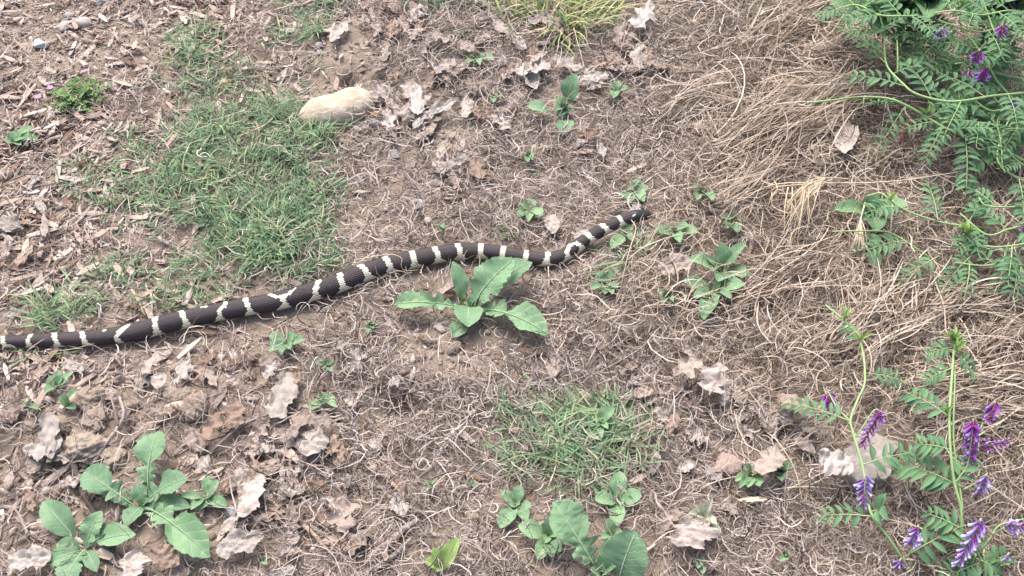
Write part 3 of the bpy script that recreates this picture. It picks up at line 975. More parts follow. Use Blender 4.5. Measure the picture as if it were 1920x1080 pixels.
def build_crumbs():
    vs = []
    for k in range(5):
        V, F = ico(1)
        V = V * (1 + .5 * n3(V, 1.7, 90 + k) * 2)[:, None]
        vs.append((V, np.array(F)))
    x, y, mk = sample(90000, lambda px, py, b, g, c, s: np.clip(b * .55 + c * .22 + .03, 0, 1) * (1 - .8 * s))
    ok = ~in_snake(x, y); x, y = x[ok], y[ok]
    n = len(x)
    r = RNG.gamma(1.8, .00105, n) + .0006
    r = np.minimum(r, .0065)
    rot = rotz_tilt(RNG.uniform(0, 6.28, n), RNG.normal(0, .4, n), RNG.normal(0, .4, n))
    scl = np.stack([r, r * RNG.uniform(.6, 1, n), r * RNG.uniform(.45, .8, n)], 1)
    o = merge_scatter('soil_crumbs', vs, np.stack([x, y, H(x, y) + r * .25], 1), rot, scl, RNG.randint(0, 5, n), M_CRUMB)
    tag(o, 'loose gravelly soil crumbs on the bare ground', 'soil crumbs', None, 'stuff')


# ------------------------------------------------------------------ wood chips and husks
CHIP_LOOK = [('dark brown', object_mat('dark_wood_chip', [(.17, .115, .085), (.24, .165, .125)], .85, 3, .35, .4, 9)),
             ('tan brown', object_mat('tan_wood_chip', [(.34, .26, .215), (.44, .35, .295)], .85, 3, .35, .4, 9)),
             ('pinkish', object_mat('pinkish_wood_chip', [(.43, .33, .28), (.51, .40, .345)], .85, 3, .35, .4, 9)),
             ('bleached', object_mat('bleached_wood_chip', [(.46, .39, .335), (.54, .465, .41)], .85, 3, .35, .4, 9))]
LANDMARKS = [((130, 40), 'the grey gravel pebbles'), ((78, 90), 'the blue grey angular stone'), ((150, 190), 'the feathery pink flowered weed'), ((40, 265), 'the dark root twig'),
             ((340, 60), 'the upper grass clump'), ((640, 100), 'the bare soil mound'), ((630, 205), 'the tan cobble'), ((440, 330), 'the dense green grass patch'),
             ((130, 340), 'the left fringe of green grass'), ((80, 470), 'the short brown stick in mulch'), ((230, 560), 'the weathered stick above the snake'), ((90, 600), 'the grass clump behind the snake tail'),
             ((100, 720), 'the speckled seedling by the mulch'), ((60, 780), 'the grey bark splinters'), ((175, 770), 'the big soil clods'), ((350, 750), 'the crumbled bare dirt'),
             ((300, 690), 'the forked oak leaf under the snake'), ((270, 940), 'the large lobed rosette'), ((130, 1030), 'the oval leaved rosette'), ((470, 930), 'the rolled grey leaf'),
             ((560, 790), 'the arched oak leaf'), ((530, 640), 'the seedling below the snake'), ((520, 1020), 'the tan split stick'), ((480, 30), 'the dark bark debris'), ((770, 180), 'the grey lobed leaf by the cobble'),
             ((880, 90), 'the green blades among dead leaves'), ((1000, 130), 'the largest bleached leaf'), ((1060, 200), 'the tall leafed weed'), ((1190, 60), 'the pale upright leaf by the tuft'),
             ((870, 300), 'the cream folded leaf'), ((690, 400), 'the bare soil patch behind the snake'), ((1000, 400), 'the five leaved seedling'), ((880, 590), 'the lobed rosette at the snake'),
             ((830, 655), 'the bare soil below the lobed rosette'), ((770, 750), 'the dark hollow in thatch'), ((1080, 830), 'the sparse grass tuft'), ((760, 920), 'the split wood splinter'), ((640, 960), 'the broad grey leaf'),
             ((730, 1030), 'the thick stick end'), ((1100, 1000), 'the large toothed leaves'), ((1300, 700), 'the blocky grey leaf'), ((1365, 865), 'the flat pinkish stone'), ((1320, 980), 'the wilted seedling'),
             ((1440, 870), 'the round leafed seedling'), ((1490, 760), 'the smooth oval leaf under vetch'), ((1350, 510), 'the leafy seedling cluster'), ((1200, 420), 'the snake head')]


def near(px, py):
    return min(LANDMARKS, key=lambda l: (l[0][0] - px) ** 2 + (l[0][1] - py) ** 2)[1]


M_CHIPS = island_mat('wood_chip_mulch', [(.15, .108, .09), (.29, .22, .185), (.41, .325, .28), (.51, .425, .375), (.37, .275, .225), (.60, .54, .49), (.25, .18, .145)], .85, 0, .35, 150)


def chip_arrays(k, n=5):
    """shaving: pointed flat sliver, slightly arched, with thickness"""
    rs = np.random.RandomState(200 + k)
    t = np.linspace(0, 1, n)
    w = np.clip(np.sin(np.pi * np.clip(t * .9 + rs.uniform(.0, .1), 0, 1)) ** rs.uniform(.15, .8) + rs.normal(0, .10, n), .12, 1.1)
    bend = rs.uniform(-.25, .35)
    V = []
    for i in range(n):
        cz = bend * (1 - (2 * t[i] - 1) ** 2) * .5
        yo = rs.normal(0, .05)
        for sx, sz in ((-1, .5), (1, .5), (1, -.5), (-1, -.5)):
            V.append(((t[i] - .5), .5 * sx * (w[i] * rs.uniform(.8, 1.1) + .05) + yo, cz + sz * .22))
    V = np.array(V)
    F = []
    for i in range(n - 1):
        for q in range(4):
            F.append((i * 4 + q, i * 4 + (q + 1) % 4, (i + 1) * 4 + (q + 1) % 4, (i + 1) * 4 + q))
    F.append((3, 2, 1, 0)); F.append(tuple(4 * (n - 1) + q for q in range(4)))
    return V, np.array(F)


def build_chips():
    vs = [chip_arrays(k) for k in range(10)]
    x, y, mk = sample(150000, lambda px, py, b, g, c, s: np.clip(c * .60 * (1 - .75 * b) * (1 - .35 * g) + .012 * (px < 1200), 0, 1))
    ok = ~in_snake(x, y)
    x, y, chips = x[ok], y[ok], mk[4][ok]
    px, py = mk[0][ok], mk[1][ok]
    n = len(x)
    L = RNG.gamma(2.4, .0050, n) + .004
    W = np.minimum(L * RNG.uniform(.10, .36, n), .0075); Tn = np.minimum(L * .10, .0022) * 4
    ang = RNG.uniform(0, 6.28, n)
    tx, ty = RNG.normal(0, .35, n), RNG.normal(0, .18, n)
    z = H(x, y) + .0015 + RNG.rand(n) * .006
    vis = (px > 10) & (px < 1910) & (py > 10) & (py < 1070)
    order = np.argsort(-(L * W) * vis)
    big = np.zeros(n, bool); big[order[:290]] = True
    ch = RNG.randint(0, 10, n)
    rest = ~big
    v3 = [chip_arrays(k, 3) for k in range(10)]
    o = merge_scatter('wood_chip_mulch', v3, np.stack([x, y, z], 1)[rest], rotz_tilt(ang, tx, ty)[rest], np.stack([L, W, Tn * .5], 1)[rest], ch[rest], M_CHIPS)
    tag(o, 'fine brown wood shavings and husks mulch', 'mulch', None, 'stuff')
    mes = {}
    for c_, (nm, mt) in enumerate(CHIP_LOOK):
        for k, (V, F) in enumerate(vs):
            mes[c_, k] = mesh_from('wood_chip', V, F.tolist()); mes[c_, k].materials.append(mt)
    for i in np.where(big)[0]:
        c_ = int(RNG.choice(4, p=[.2, .3, .25, .25]))
        o = link('wood_chip', mes[c_, ch[i]], None, None, (x[i], y[i], z[i] + .003))
        o.rotation_euler = (tx[i] * .6, ty[i], ang[i]); o.scale = (L[i], W[i], Tn[i] * .5)
        shape = 'narrow' if W[i] < L[i] * .2 else ('broad' if W[i] > L[i] * .3 else 'long' if L[i] > .025 else 'short')
        tag(o, f'{shape} {CHIP_LOOK[c_][0]} wood chip lying near {near(px[i], py[i])}', 'wood chip', 'loose wood chips')


# ------------------------------------------------------------------ leaves: shared outline grids
def leaf_profile(kind, t, rs):
    if kind == 'oval':
        w = np.sin(np.pi * np.clip(t, 0, 1) ** 1.12) ** .62
        return np.maximum(w, .03)
    if kind == 'spat':                      # stalk, then a broad blade
        u = np.clip((t - .28) / .72, 0, 1)
        return np.maximum(np.sin(np.pi * u ** 1.15) ** .58, .09)
    if kind == 'seed':                      # plump spoon shaped blade on a short stalk
        u = np.clip((t - .12) / .88, 0, 1)
        return np.maximum(np.sin(np.pi * u ** 1.3) ** .52, .10)
    if kind == 'round':
        u = np.clip((t - .06) / .94, 0, 1)
        return np.maximum(np.sin(np.pi * u ** 1.1) ** .5, .06)
    if kind == 'lyrate':                    # big end lobe, smaller pairs of lobes down the stalk
        u = np.clip((t - .47) / .53, 0, 1)
        w = np.sin(np.pi * u ** 1.05) ** .52
        for c, h, s in ((.405, .82, .064), (.285, .60, .054), (.18, .42, .044), (.095, .26, .032)):
            w = np.maximum(w, h * np.clip(1 - ((t - c) / s) ** 2, 0, 1) ** .5)
        return np.maximum(w, .045)
    if kind == 'lobed':                     # long blade with wavy lobes, lobes joined
        u = np.clip((t - .10) / .90, 0, 1)
        w = np.sin(np.pi * u ** .95) ** .6
        w = w * (1 - .38 * np.clip(np.cos(t * 30), 0, 1) * (1 - sstep(.45, .62, t)))
        return np.maximum(w, .05)
    if kind == 'oak':
        u = np.clip((t - .08) / .92, 0, 1)
        w = np.sin(np.pi * u ** .75) ** .6
        w = w * (.74 + .30 * np.cos(t * rs.uniform(13, 19) + rs.uniform(0, 6)))
        return np.maximum(w, .05)
    if kind == 'ragged':
        u = np.clip(t, 0, 1)
        w = np.sin(np.pi * u ** .9) ** .4 * (.35 + .95 * vnoise(t * 6 + rs.uniform(0, 99), t * 0 + 3.3, 5) + .35 * (vnoise(t * 21 + rs.uniform(0, 99), t * 0 + 7.3, 6) - .5))
        return np.maximum(w, .05)


LEAF_CACHE = {}


def leaf_mesh(kind, var, mat, nt_=26, nw=7, fold=.16, wave=.05, arch=.10, rug=0.0, crumple=0.0, curl=0.0, teeth=.04, midrib=False):
    key = (kind, var, mat.name, fold, wave, arch, rug, crumple, curl)
    if key in LEAF_CACHE: return LEAF_CACHE[key]
    rs = np.random.RandomState(abs(hash((kind, var))) % 1000 if False else (sum(map(ord, kind)) * 7 + var * 13))
    t = np.linspace(0, 1, nt_)
    u = np.linspace(-1, 1, nw)
    wl = leaf_profile(kind, np.clip(t + rs.normal(0, .012), 0, 1), rs); wr = leaf_profile(kind, np.clip(t + rs.normal(0, .02), 0, 1), rs)
    jl = 1 + teeth * np.sin(t * 70 + rs.uniform(0, 6)) + rs.normal(0, teeth * .7, nt_); jr = 1 + teeth * np.sin(t * 64 + rs.uniform(0, 6)) + rs.normal(0, teeth * .7, nt_)
    wl = wl * jl; wr = wr * jr
    Y = np.where(u[None] < 0, u[None] * wl[:, None], u[None] * wr[:, None]) * .5
    X = np.repeat(t[:, None], nw, 1) + 0.0
    side_bend = rs.normal(0, .04)
    Y = Y + (side_bend * 4 * t * (1 - t))[:, None]
    ay = np.abs(Y)
    Z = fold * ay + arch * (4 * t * (1 - t))[:, None]
    Z = Z + wave * np.sin(t[:, None] * rs.uniform(12, 18) + u[None] * 2 + rs.uniform(0, 6)) * (np.abs(u[None]) ** 1.5) * np.sin(np.pi * t)[:, None]
    if rug: Z = Z + rug * (np.abs(np.sin((t[:, None] * 8 - ay * 4) * np.pi)) - .5) * np.clip(ay * 8, 0, 1)
    if curl: Z = Z + curl * (u[None] ** 2) * np.sin(np.pi * t)[:, None] * .5 + curl * .5 * (t[:, None] - .5) ** 2 * 2
    if crumple:
        rid = np.abs(fbm(X * 5 + var * 7, Y * 5 + 20, 300 + var, 2)) * 2.6 + np.abs(fbm(X * 11 + var * 5 + Y * 6, Y * 9 - X * 4 + 20, 340 + var, 2)) * 1.1
        Z = Z + crumple * (rid + fbm(X * 3 + var * 3, Y * 3 + 40, 320 + var, 2) * 1.2)
        Z = Z - Z.mean() + .06
    V = np.stack([X, Y, Z], -1).reshape(-1, 3)
    F = []
    for i in range(nt_ - 1):
        for j in range(nw - 1):
            F.append((i * nw + j, (i + 1) * nw + j, (i + 1) * nw + j + 1, i * nw + j + 1))
    me = mesh_from('leaf', V, F, True)
    uvl = me.uv_layers.new(name='UVMap')
    vi = np.zeros(len(me.loops), np.int32); me.loops.foreach_get('vertex_index', vi)
    uv = np.stack([V[vi, 0], V[vi, 1] + .5], 1)
    uvl.data.foreach_set('uv', uv.astype(np.float32).ravel())
    me.materials.append(mat)
    rib = None
    if midrib:
        mid = V.reshape(nt_, nw, 3)[:, nw // 2] + np.array([0, 0, .008])
        rib = tube_mesh('midrib', mid[::2], np.linspace(.024, .006, len(mid[::2])), 6)
        rib.materials.append(M_RIB)
    LEAF_CACHE[key] = (me, rib)
    return me, rib


M_RIB = plain_mat('pale_midrib', (.36, .46, .30), .6)
M_STEM = plain_mat('green_stem', (.20, .32, .12), .5)
M_STEMP = plain_mat('purplish_stem', (.26, .24, .18), .55)
M_MUST = leaf_mat('mustard_leaf', [(.135, .24, .14), (.165, .285, .16), (.195, .32, .175)])
M_SEED = leaf_mat('seedling_leaf', [(.15, .26, .145), (.18, .305, .165), (.22, .35, .19)], vein=(.2, .34, .17), spots=True)
M_DARKL = leaf_mat('dull_dock_leaf', [(.10, .20, .10), (.135, .25, .12), (.17, .29, .15)])  # slightly deeper green shared by the dock and broadleaf weeds
M_LIME = leaf_mat('lime_leaf', [(.21, .33, .10), (.26, .38, .12)], vein=(.3, .42, .2))


def frame_obj(o, B, T, W, parent, roll=0.0):
    """place a unit leaf so that it runs from B to T with width W (metres)"""
    B = Vector(B); T = Vector(T)
    d = T - B; L = d.length
    xa = d.normalized()
    up = Vector((0, 0, 1))
    ya = up.cross(xa)
    if ya.length < 1e-4: ya = Vector((0, 1, 0))
    ya.normalize(); za = xa.cross(ya)
    if roll:
        c, s = math.cos(roll), math.sin(roll)
        ya, za = ya * c + za * s, za * c - ya * s
    R = Matrix((xa, ya, za)).transposed()
    o.rotation_mode = 'QUATERNION'
    o.rotation_quaternion = R.to_quaternion()
    o.scale = (L, W, L * .8 + W * .2)
    o.location = B - (parent.location if parent is not None else Vector())


PLANT_SPOTS = []


def plant(name, label, cat, crown, leaves, mat=None, kind='oval', group=None, stalk=True, zc=.004, ztip=.014, midrib=False, rug=0.0, stem_mat=None):
    """crown: photo pixel of the rooting point; leaves: (tipx, tipy, width_px[, ztip, kind, (basex, basey), mat])"""
    g0 = G(*crown)
    PLANT_SPOTS.append((*crown, max(abs(l[0] - crown[0]) + abs(l[1] - crown[1]) for l in leaves)))
    root = thing(name, label, cat, Vector(g0), group)
    for i, lf in enumerate(leaves):
        tx, ty, w = lf[:3]
        zt = lf[3] if len(lf) > 3 and lf[3] is not None else ztip * random.uniform(.7, 1.3)
        kd = lf[4] if len(lf) > 4 and lf[4] else kind
        bp = lf[5] if len(lf) > 5 and lf[5] else crown
        mt = lf[6] if len(lf) > 6 and lf[6] else (mat or M_SEED)
        B = Vector(G(bp[0], bp[1], zc + (.004 if bp is not crown else 0)))
        T = Vector(G(tx, ty, zt + .004 + (.012 if tx > 1230 and 330 < ty < 1000 else 0)))
        if bp is not crown:
            B.z = (B.z + g0[2] + zc) / 2
        big = kd in ('lyrate', 'lobed')
        me, rib = leaf_mesh(kd, i % 5 + (5 if rug else 0), mt, 44 if big else 18, 9 if big else 7, .22, .05 if big else .03, .13, rug if big or rug else 0.0, teeth=.05 if big else .015, midrib=midrib)
        o = link('leaf', me, None, root)
        frame_obj(o, B, T, w * mpp(tx, ty) * 1.12, root, random.uniform(-.15, .15))
        if rib is not None: link('midrib', rib, None, o)
        if bp is not crown and stalk:
            a = Vector(g0) + Vector((0, 0, zc)) - root.location; b = B - root.location
            m = (a + b) / 2 + Vector((0, 0, .003))
            link('stalk', tube_mesh('stalk', [a, m, b], .0011, 5), stem_mat or M_STEM, root)
    # short crown stem down into the ground
    link('stem', tube_mesh('stem', [(0, 0, -.006), (0, 0, zc * .5), (.0005, 0, zc + .003)], [.0022, .0018, .0014], 6), stem_mat or M_STEM, root)
    return root


def build_plants():
    pl = plant
    # the lobed weed in front of the snake
    pl('mustard_plant', 'green rosette with lobed leaves growing against the snake body', 'weed', (881, 582),
       [(738, 571, 38, .016, 'lyrate'), (1027, 628, 52, .014, 'lyrate'), (964, 487, 60, .050, 'lobed'), (998, 492, 52, .034, 'oval', (925, 548)),
        (849, 490, 24, .040, 'oval', (869, 563)), (878, 613, 48, .022, 'round', (880, 572)), (849, 633, 31, .008, 'oval', (866, 603)),
        (861, 538, 13, .016, 'oval', (867, 565), M_LIME), (893, 560, 12, .02, 'oval'), (874, 562, 10, .02, 'oval'), (900, 548, 20, .024, 'oval')],
       M_MUST, midrib=True, rug=.035, stem_mat=M_STEM)
    pl('mustard_plant', 'large green rosette with round tipped lobed leaves among soil clods', 'weed', (268, 950),
       [(298, 808, 48, .030, 'lyrate', (280, 930)), (157, 885, 52, .022, 'lyrate', (255, 950)), (257, 905, 27, .02, 'spat'), (351, 897, 46, .026, 'lyrate'),
        (357, 952, 32, .012, 'spat'), (394, 1044, 58, .016, 'lyrate'), (236, 985, 34, .012, 'round'), (285, 935, 12, .016), (300, 960, 14, .01), (262, 925, 14, .016)],
       M_MUST, midrib=True, rug=.03, stem_mat=M_STEMP)
    pl('mustard_plant', 'green rosette with oval leaves beside a dark twig and oak leaves', 'weed', (160, 1030),
       [(81, 940, 46, .022, 'oval', (138, 1006)), (190, 958, 36, .024, 'lobed'), (254, 1002, 42, .018, 'spat'), (212, 983, 26, .014, 'spat'),
        (106, 1020, 28, .012, 'oval', (150, 1030)), (88, 1058, 33, .010, 'spat'), (122, 1092, 48, .012, 'lyrate'), (182, 1072, 26, .012, 'spat')],
       M_MUST, midrib=True, rug=.03, stem_mat=M_STEMP)
    pl('mustard_plant', 'upright rosette of large toothed leaves below the grass tuft', 'weed', (1128, 1082),
       [(1036, 942, 66, .055, 'lyrate', (1122, 1076)), (1192, 996, 74, .050, 'round', (1160, 1090)), (1143, 1008, 25, .030, 'oval'), (1105, 1068, 20, .02, 'oval'), (1155, 1062, 20, .03, 'oval')],
       M_MUST, midrib=True, rug=.05)
    pl('mustard_plant', 'small weed with one tall upright oval leaf behind snake', 'weed', (1058, 207),
       [(1081, 138, 34, .045, 'oval', (1066, 192)), (988, 199, 26, .016, 'spat', (1042, 214)), (1057, 252, 30, .006, 'round', (1060, 222)), (1045, 180, 22, .02), (1040, 208, 16, .02),
        (1075, 208, 18, .014), (1050, 218, 20, .012), (1062, 195, 16, .03)], M_MUST, midrib=True, rug=.02)
    # seedlings with plain oval leaves
    S = [
        ('seedling with five pale pointed leaves behind the snake body', (992, 396), [(974, 379, 17), (1001, 374, 17), (973, 406, 19), (1017, 405, 20), (991, 416, 14)]),
        ('four leaved seedling among dead leaves beside tall leafed weed', (1155, 172), [(1141, 158, 14), (1160, 152, 14), (1179, 166, 13), (1150, 184, 17)]),
        ('tiny two leaved seedling among the upper dead leaves', (925, 184), [(918, 174, 11), (932, 178, 10), (925, 192, 11)]),
        ('tiny bright seedling beside a pale wood sliver', (992, 292), [(980, 288, 10), (996, 279, 10), (1003, 290, 10), (990, 304, 12), (998, 300, 9)]),
        ('tiny seedling on thatch above the five leaved seedling', (1004, 326), [(996, 320, 9), (1010, 322, 10), (1005, 333, 9)]),
        ('seedling cluster just behind the snake head', (1192, 362), [(1160, 370, 17), (1196, 336, 19), (1216, 354, 18), (1177, 380, 18), (1208, 378, 18), (1178, 352, 14)]),
        ('seedling half hidden in straw right of snake head', (1314, 364), [(1298, 350, 15), (1322, 352, 13), (1335, 376, 18), (1305, 376, 14)]),
        ('rounded leaf seedling touching the snake neck', (1172, 443), [(1186, 421, 17), (1146, 466, 22), (1158, 438, 14), (1168, 424, 13), (1186, 452, 13)]),
        ('round leafed seedling in front of snake snout', (1262, 438), [(1230, 436, 26, .02), (1290, 424, 20), (1308, 436, 22), (1275, 455, 18), (1255, 428, 12)]),
        ('pale seedling under the green blades below snake neck', (1135, 532), [(1120, 510, 18), (1158, 508, 20), (1106, 541, 16), (1158, 540, 18), (1134, 552, 16), (1130, 528, 15), (1148, 552, 14)]),
        ('many leaved seedling cluster between straw and thatch', (1352, 512), [(1352, 455, 28, .03), (1346, 528, 24), (1398, 458, 22, .03), (1292, 486, 25), (1408, 518, 26), (1375, 480, 20), (1325, 482, 18), (1372, 528, 20), (1330, 505, 16)]),
        ('paler lower seedling joined below the leafy cluster', (1338, 550), [(1281, 526, 25), (1395, 534, 28), (1352, 526, 18), (1301, 558, 20), (1320, 599, 30, .008), (1370, 560, 16), (1340, 566, 16)]),
        ('small pale seedling beside a broken dead leaf near snake', (537, 647), [(506, 627, 20), (551, 624, 20), (503, 657, 18), (570, 636, 20), (528, 665, 15), (545, 655, 14)]),
        ('little seedling on thatch below leafy seedling', (613, 688), [(606, 674, 13), (626, 680, 12), (622, 697, 12), (588, 680, 10)]),
        ('speckled seedling at the edge of the wood chips', (108, 728), [(93, 705, 20), (118, 704, 14), (84, 736, 16), (124, 716, 16), (137, 698, 13), (112, 694, 13)]),
        ('two leaved upright seedling beside the big clods', (128, 762), [(112, 742, 18, .02), (146, 733, 14, .03), (142, 766, 13)]),
        ('tiny seedling on the grey bark splinters', (58, 763), [(42, 758, 11), (55, 750, 11), (72, 768, 12)]),
        ('small round leafed seedling above the curled oak leaf', (606, 753), [(580, 770, 20), (612, 738, 16), (592, 744, 13), (628, 744, 12), (632, 764, 13), (606, 758, 12)]),
        ('speckled seedling with folded leaves touching lobed weed', (386, 935), [(340, 930, 18), (391, 892, 17), (411, 902, 20), (425, 950, 22), (377, 955, 20), (358, 956, 16), (396, 930, 14)]),
        ('speckled seedling with one large lower leaf by grass tuft', (968, 951), [(940, 920, 19), (976, 910, 20), (996, 950, 20), (938, 990, 28), (990, 976, 22), (950, 940, 16), (975, 945, 14)]),
        ('four leaved white spotted seedling right of the grass tuft', (1158, 942), [(1163, 884, 28, .022), (1116, 938, 30, .016), (1203, 930, 31, .016), (1157, 986, 28, .010), (1156, 920, 15), (1168, 945, 12)]),
        ('leafy seedling left of the large toothed leaves', (1028, 1007), [(972, 986, 33, .016), (1029, 970, 20, .024), (1007, 1048, 25, .008), (1053, 1002, 20), (1037, 1045, 24), (1050, 1036, 17), (1040, 985, 16), (1022, 1018, 15)]),
        ('small seedling between spotted seedling and toothed leaves', (1148, 1006), [(1139, 972, 19, .02), (1167, 996, 15), (1126, 1008, 14), (1160, 1016, 14)]),
        ('oval seedling standing inside the grass tuft', (1123, 796), [(1153, 765, 24, .03), (1121, 776, 13), (1127, 822, 12), (1154, 793, 14), (1106, 800, 12), (1140, 804, 12)]),
        ('tiny dark seedling in thatch beside a wood splinter', (807, 912), [(797, 905, 11), (815, 902, 12), (800, 920, 11), (818, 915, 10)]),
        ('tiny seedling left of the grass tuft', (884, 910), [(874, 904, 10), (893, 913, 11), (884, 898, 9)]),
        ('little ground seedling beside flat pinkish stone', (1405, 895), [(1393, 872, 18), (1424, 912, 24), (1378, 902, 15), (1402, 914, 18), (1386, 916, 14), (1412, 886, 16)]),
        ('round leafed seedling curled beside grey dead leaf', (1455, 890), [(1440, 884, 20), (1470, 880, 16), (1488, 872, 18), (1466, 902, 18), (1475, 892, 14)]),
        ('tiny pair of leaves at the frame bottom thatch', (1313, 1058), [(1302, 1050, 12), (1322, 1048, 12), (1316, 1076, 14), (1308, 1066, 11)]),
        ('small dark seedling in tangled straw under vetch', (1472, 1045), [(1462, 1052, 13), (1482, 1040, 12), (1472, 1034, 10)]),
        ('small lone seedling on bare soil patch', (826, 424), [(822, 416, 9), (832, 428, 10), (826, 434, 10)]),
        ('small seedling beside the thatch below the snake middle', (693, 612), [(686, 604, 11), (702, 606, 11), (690, 625, 10), (700, 616, 9)]),
        ('faint seedling in straw below leafy cluster', (1248, 560), [(1236, 548, 12), (1256, 546, 12), (1240, 572, 10), (1262, 566, 10)]),
        ('seedling beside curled leaf in straw right of blades', (1370, 418), [(1352, 408, 17), (1375, 398, 15), (1382, 436, 22), (1362, 428, 14), (1388, 414, 13)]),
        ('two leaf seedling at mulch edge by pink flowers', (24, 268), [(8, 262, 18), (30, 246, 16), (50, 258, 18), (64, 240, 18), (40, 272, 14), (72, 262, 16)]),
        ('tiny pale seedling half buried in bottom oak leaves', (493, 1052), [(488, 1044, 10), (500, 1058, 10)]),
        ('small leafy weed among the upper dead leaves', (893, 112), [(876, 118, 15), (882, 104, 14), (908, 106, 14), (926, 112, 17), (900, 122, 12)]),
    ]
    for lab, c, lv in S:
        pl('seedling', lab, 'seedling', c, [l if len(l) > 3 else (*l, None) for l in lv], M_SEED, 'seed', 'seedlings')
    pl('seedling', 'bright lime green toothed seedling in curly thatch', 'seedling', (828, 1065),
       [(861, 1008, 29, .030, 'oval'), (811, 1026, 20, .022, 'oval'), (797, 1050, 23, .014, 'oval'), (818, 1072, 14, .008, 'oval')], M_LIME, group='seedlings', rug=.01)
    pl('broadleaf_weed', 'dull green four leaved weed tangled with vetch stems', 'weed', (1628, 402),
       [(1565, 393, 30, .018), (1641, 364, 32, .030), (1702, 386, 34, .022), (1642, 436, 34, .012), (1612, 418, 14), (1650, 398, 14)], M_DARKL, 'round', zc=.012)
    pl('broadleaf_weed', 'dull green three leaved weed under a dry stalk', 'weed', (1626, 468),
       [(1652, 446, 28, .02), (1645, 504, 24, .010), (1598, 470, 20, .012), (1616, 446, 16)], M_DARKL, 'round', zc=.012)
    # pale wilted plant
    M_WILT = leaf_mat('wilted_leaf', [(.40, .44, .32), (.48, .50, .38)], vein=(.45, .47, .36))
    pl('wilted_seedling', 'pale grey green wilted seedling drying in the straw', 'seedling', (1318, 975),
       [(1292, 962, 16), (1302, 946, 14), (1330, 948, 16), (1336, 934, 12), (1330, 985, 16), (1344, 984, 18), (1352, 1000, 15), (1322, 1002, 14), (1338, 1010, 14)], M_WILT)
    # leafy dock behind the vetch, upper right
    for lab, c, lv in [
        ('large leaved dock plant crowding behind the vetch stems', (1655, 45), [(1632, 8, 60, .15), (1640, 64, 56, .13), (1606, 20, 44, .10), (1556, 8, 44, .08), (1590, -6, 50, .10), (1690, 22, 40, .14), (1664, 2, 44, .16), (1618, 42, 36, .09)]),
        ('pale green broad leaf plant beyond the vetch', (1722, 30), [(1690, -4, 60, .16), (1736, 36, 62, .15), (1762, 6, 44, .14), (1716, -10, 56, .17), (1745, -10, 50, .17), (1704, 48, 34, .12)]),
        ('broad pale leaved plant under the farthest purple flowers', (1868, 40), [(1842, 12, 54, .15), (1886, 4, 66, .17), (1856, 60, 44, .13), (1908, 30, 50, .15), (1830, 40, 40, .13), (1925, 6, 50, .16)])]:
        pl('dock_plant', lab, 'weed', c, [(*l, 'round') for l in lv], M_DARKL, 'round', zc=.06, midrib=True, rug=.02)


build_stones(); build_crumbs(); build_chips(); build_plants()
# ------------------------------------------------------------------ dead leaves, twigs, stalks
M_DEAD = object_mat('dead_leaf', [(.27, .215, .185), (.37, .31, .275), (.44, .38, .345), (.50, .44, .405), (.33, .255, .21), (.41, .34, .305)], .85, 5, .5, .6, 14, .05)
M_DEADP = object_mat('bleached_leaf', [(.38, .335, .30), (.45, .405, .37), (.51, .46, .425)], .9, 5, .55, .8, 12, .04)
M_DEADB = object_mat('russet_leaf', [(.27, .20, .16), (.32, .235, .19), (.22, .155, .12)], .75, 5, .45, .5, 12, .05)
M_TWIG = object_mat('dark_twig', [(.10, .08, .075), (.14, .11, .10)], .9, 120, .4, .8, 250)
M_BARK = object_mat('grey_twig', [(.33, .27, .24), (.42, .35, .31)], .9, 120, .4, .8, 250)
M_STALK = object_mat('pale_stalk', [(.54, .44, .32), (.62, .52, .39)], .7, 60, .3, .2, 150)
M_SPLIT = object_mat('split_wood', [(.42, .30, .21), (.46, .34, .24)], .8, 60, .35, .6, 200)


def dead_leaf(px, py, len_px, wid_px, ang, mat=None, kind='oak', var=0, lift=.006, tilt=0, label=None, group=None, crumple=.22, curl=.3):
    """ang: direction in the picture, degrees, 0 = right, 90 = up the picture"""
    s = mpp(px, py)
    a = math.radians(ang)
    dx, dy = math.cos(a) * len_px / 2, math.sin(a) * len_px / 2
    B = Vector(G(px - dx, py + dy, lift)); T = Vector(G(px + dx, py - dy, lift + tilt))
    me, _ = leaf_mesh(kind, var, mat or M_DEAD, 26, 13, .05, .06, .0, crumple=crumple, curl=round(curl, 1), teeth=.07)
    o = link('dead_leaf', me)
    frame_obj(o, B, T, wid_px * s, None, random.uniform(-.25, .25))
    o.scale[2] = (wid_px * .55 + len_px * .25) * s
    return tag(o, label or 'curled grey brown dead leaf lying in the leaf litter', 'dead leaf', group if label else 'dead leaves in the litter')


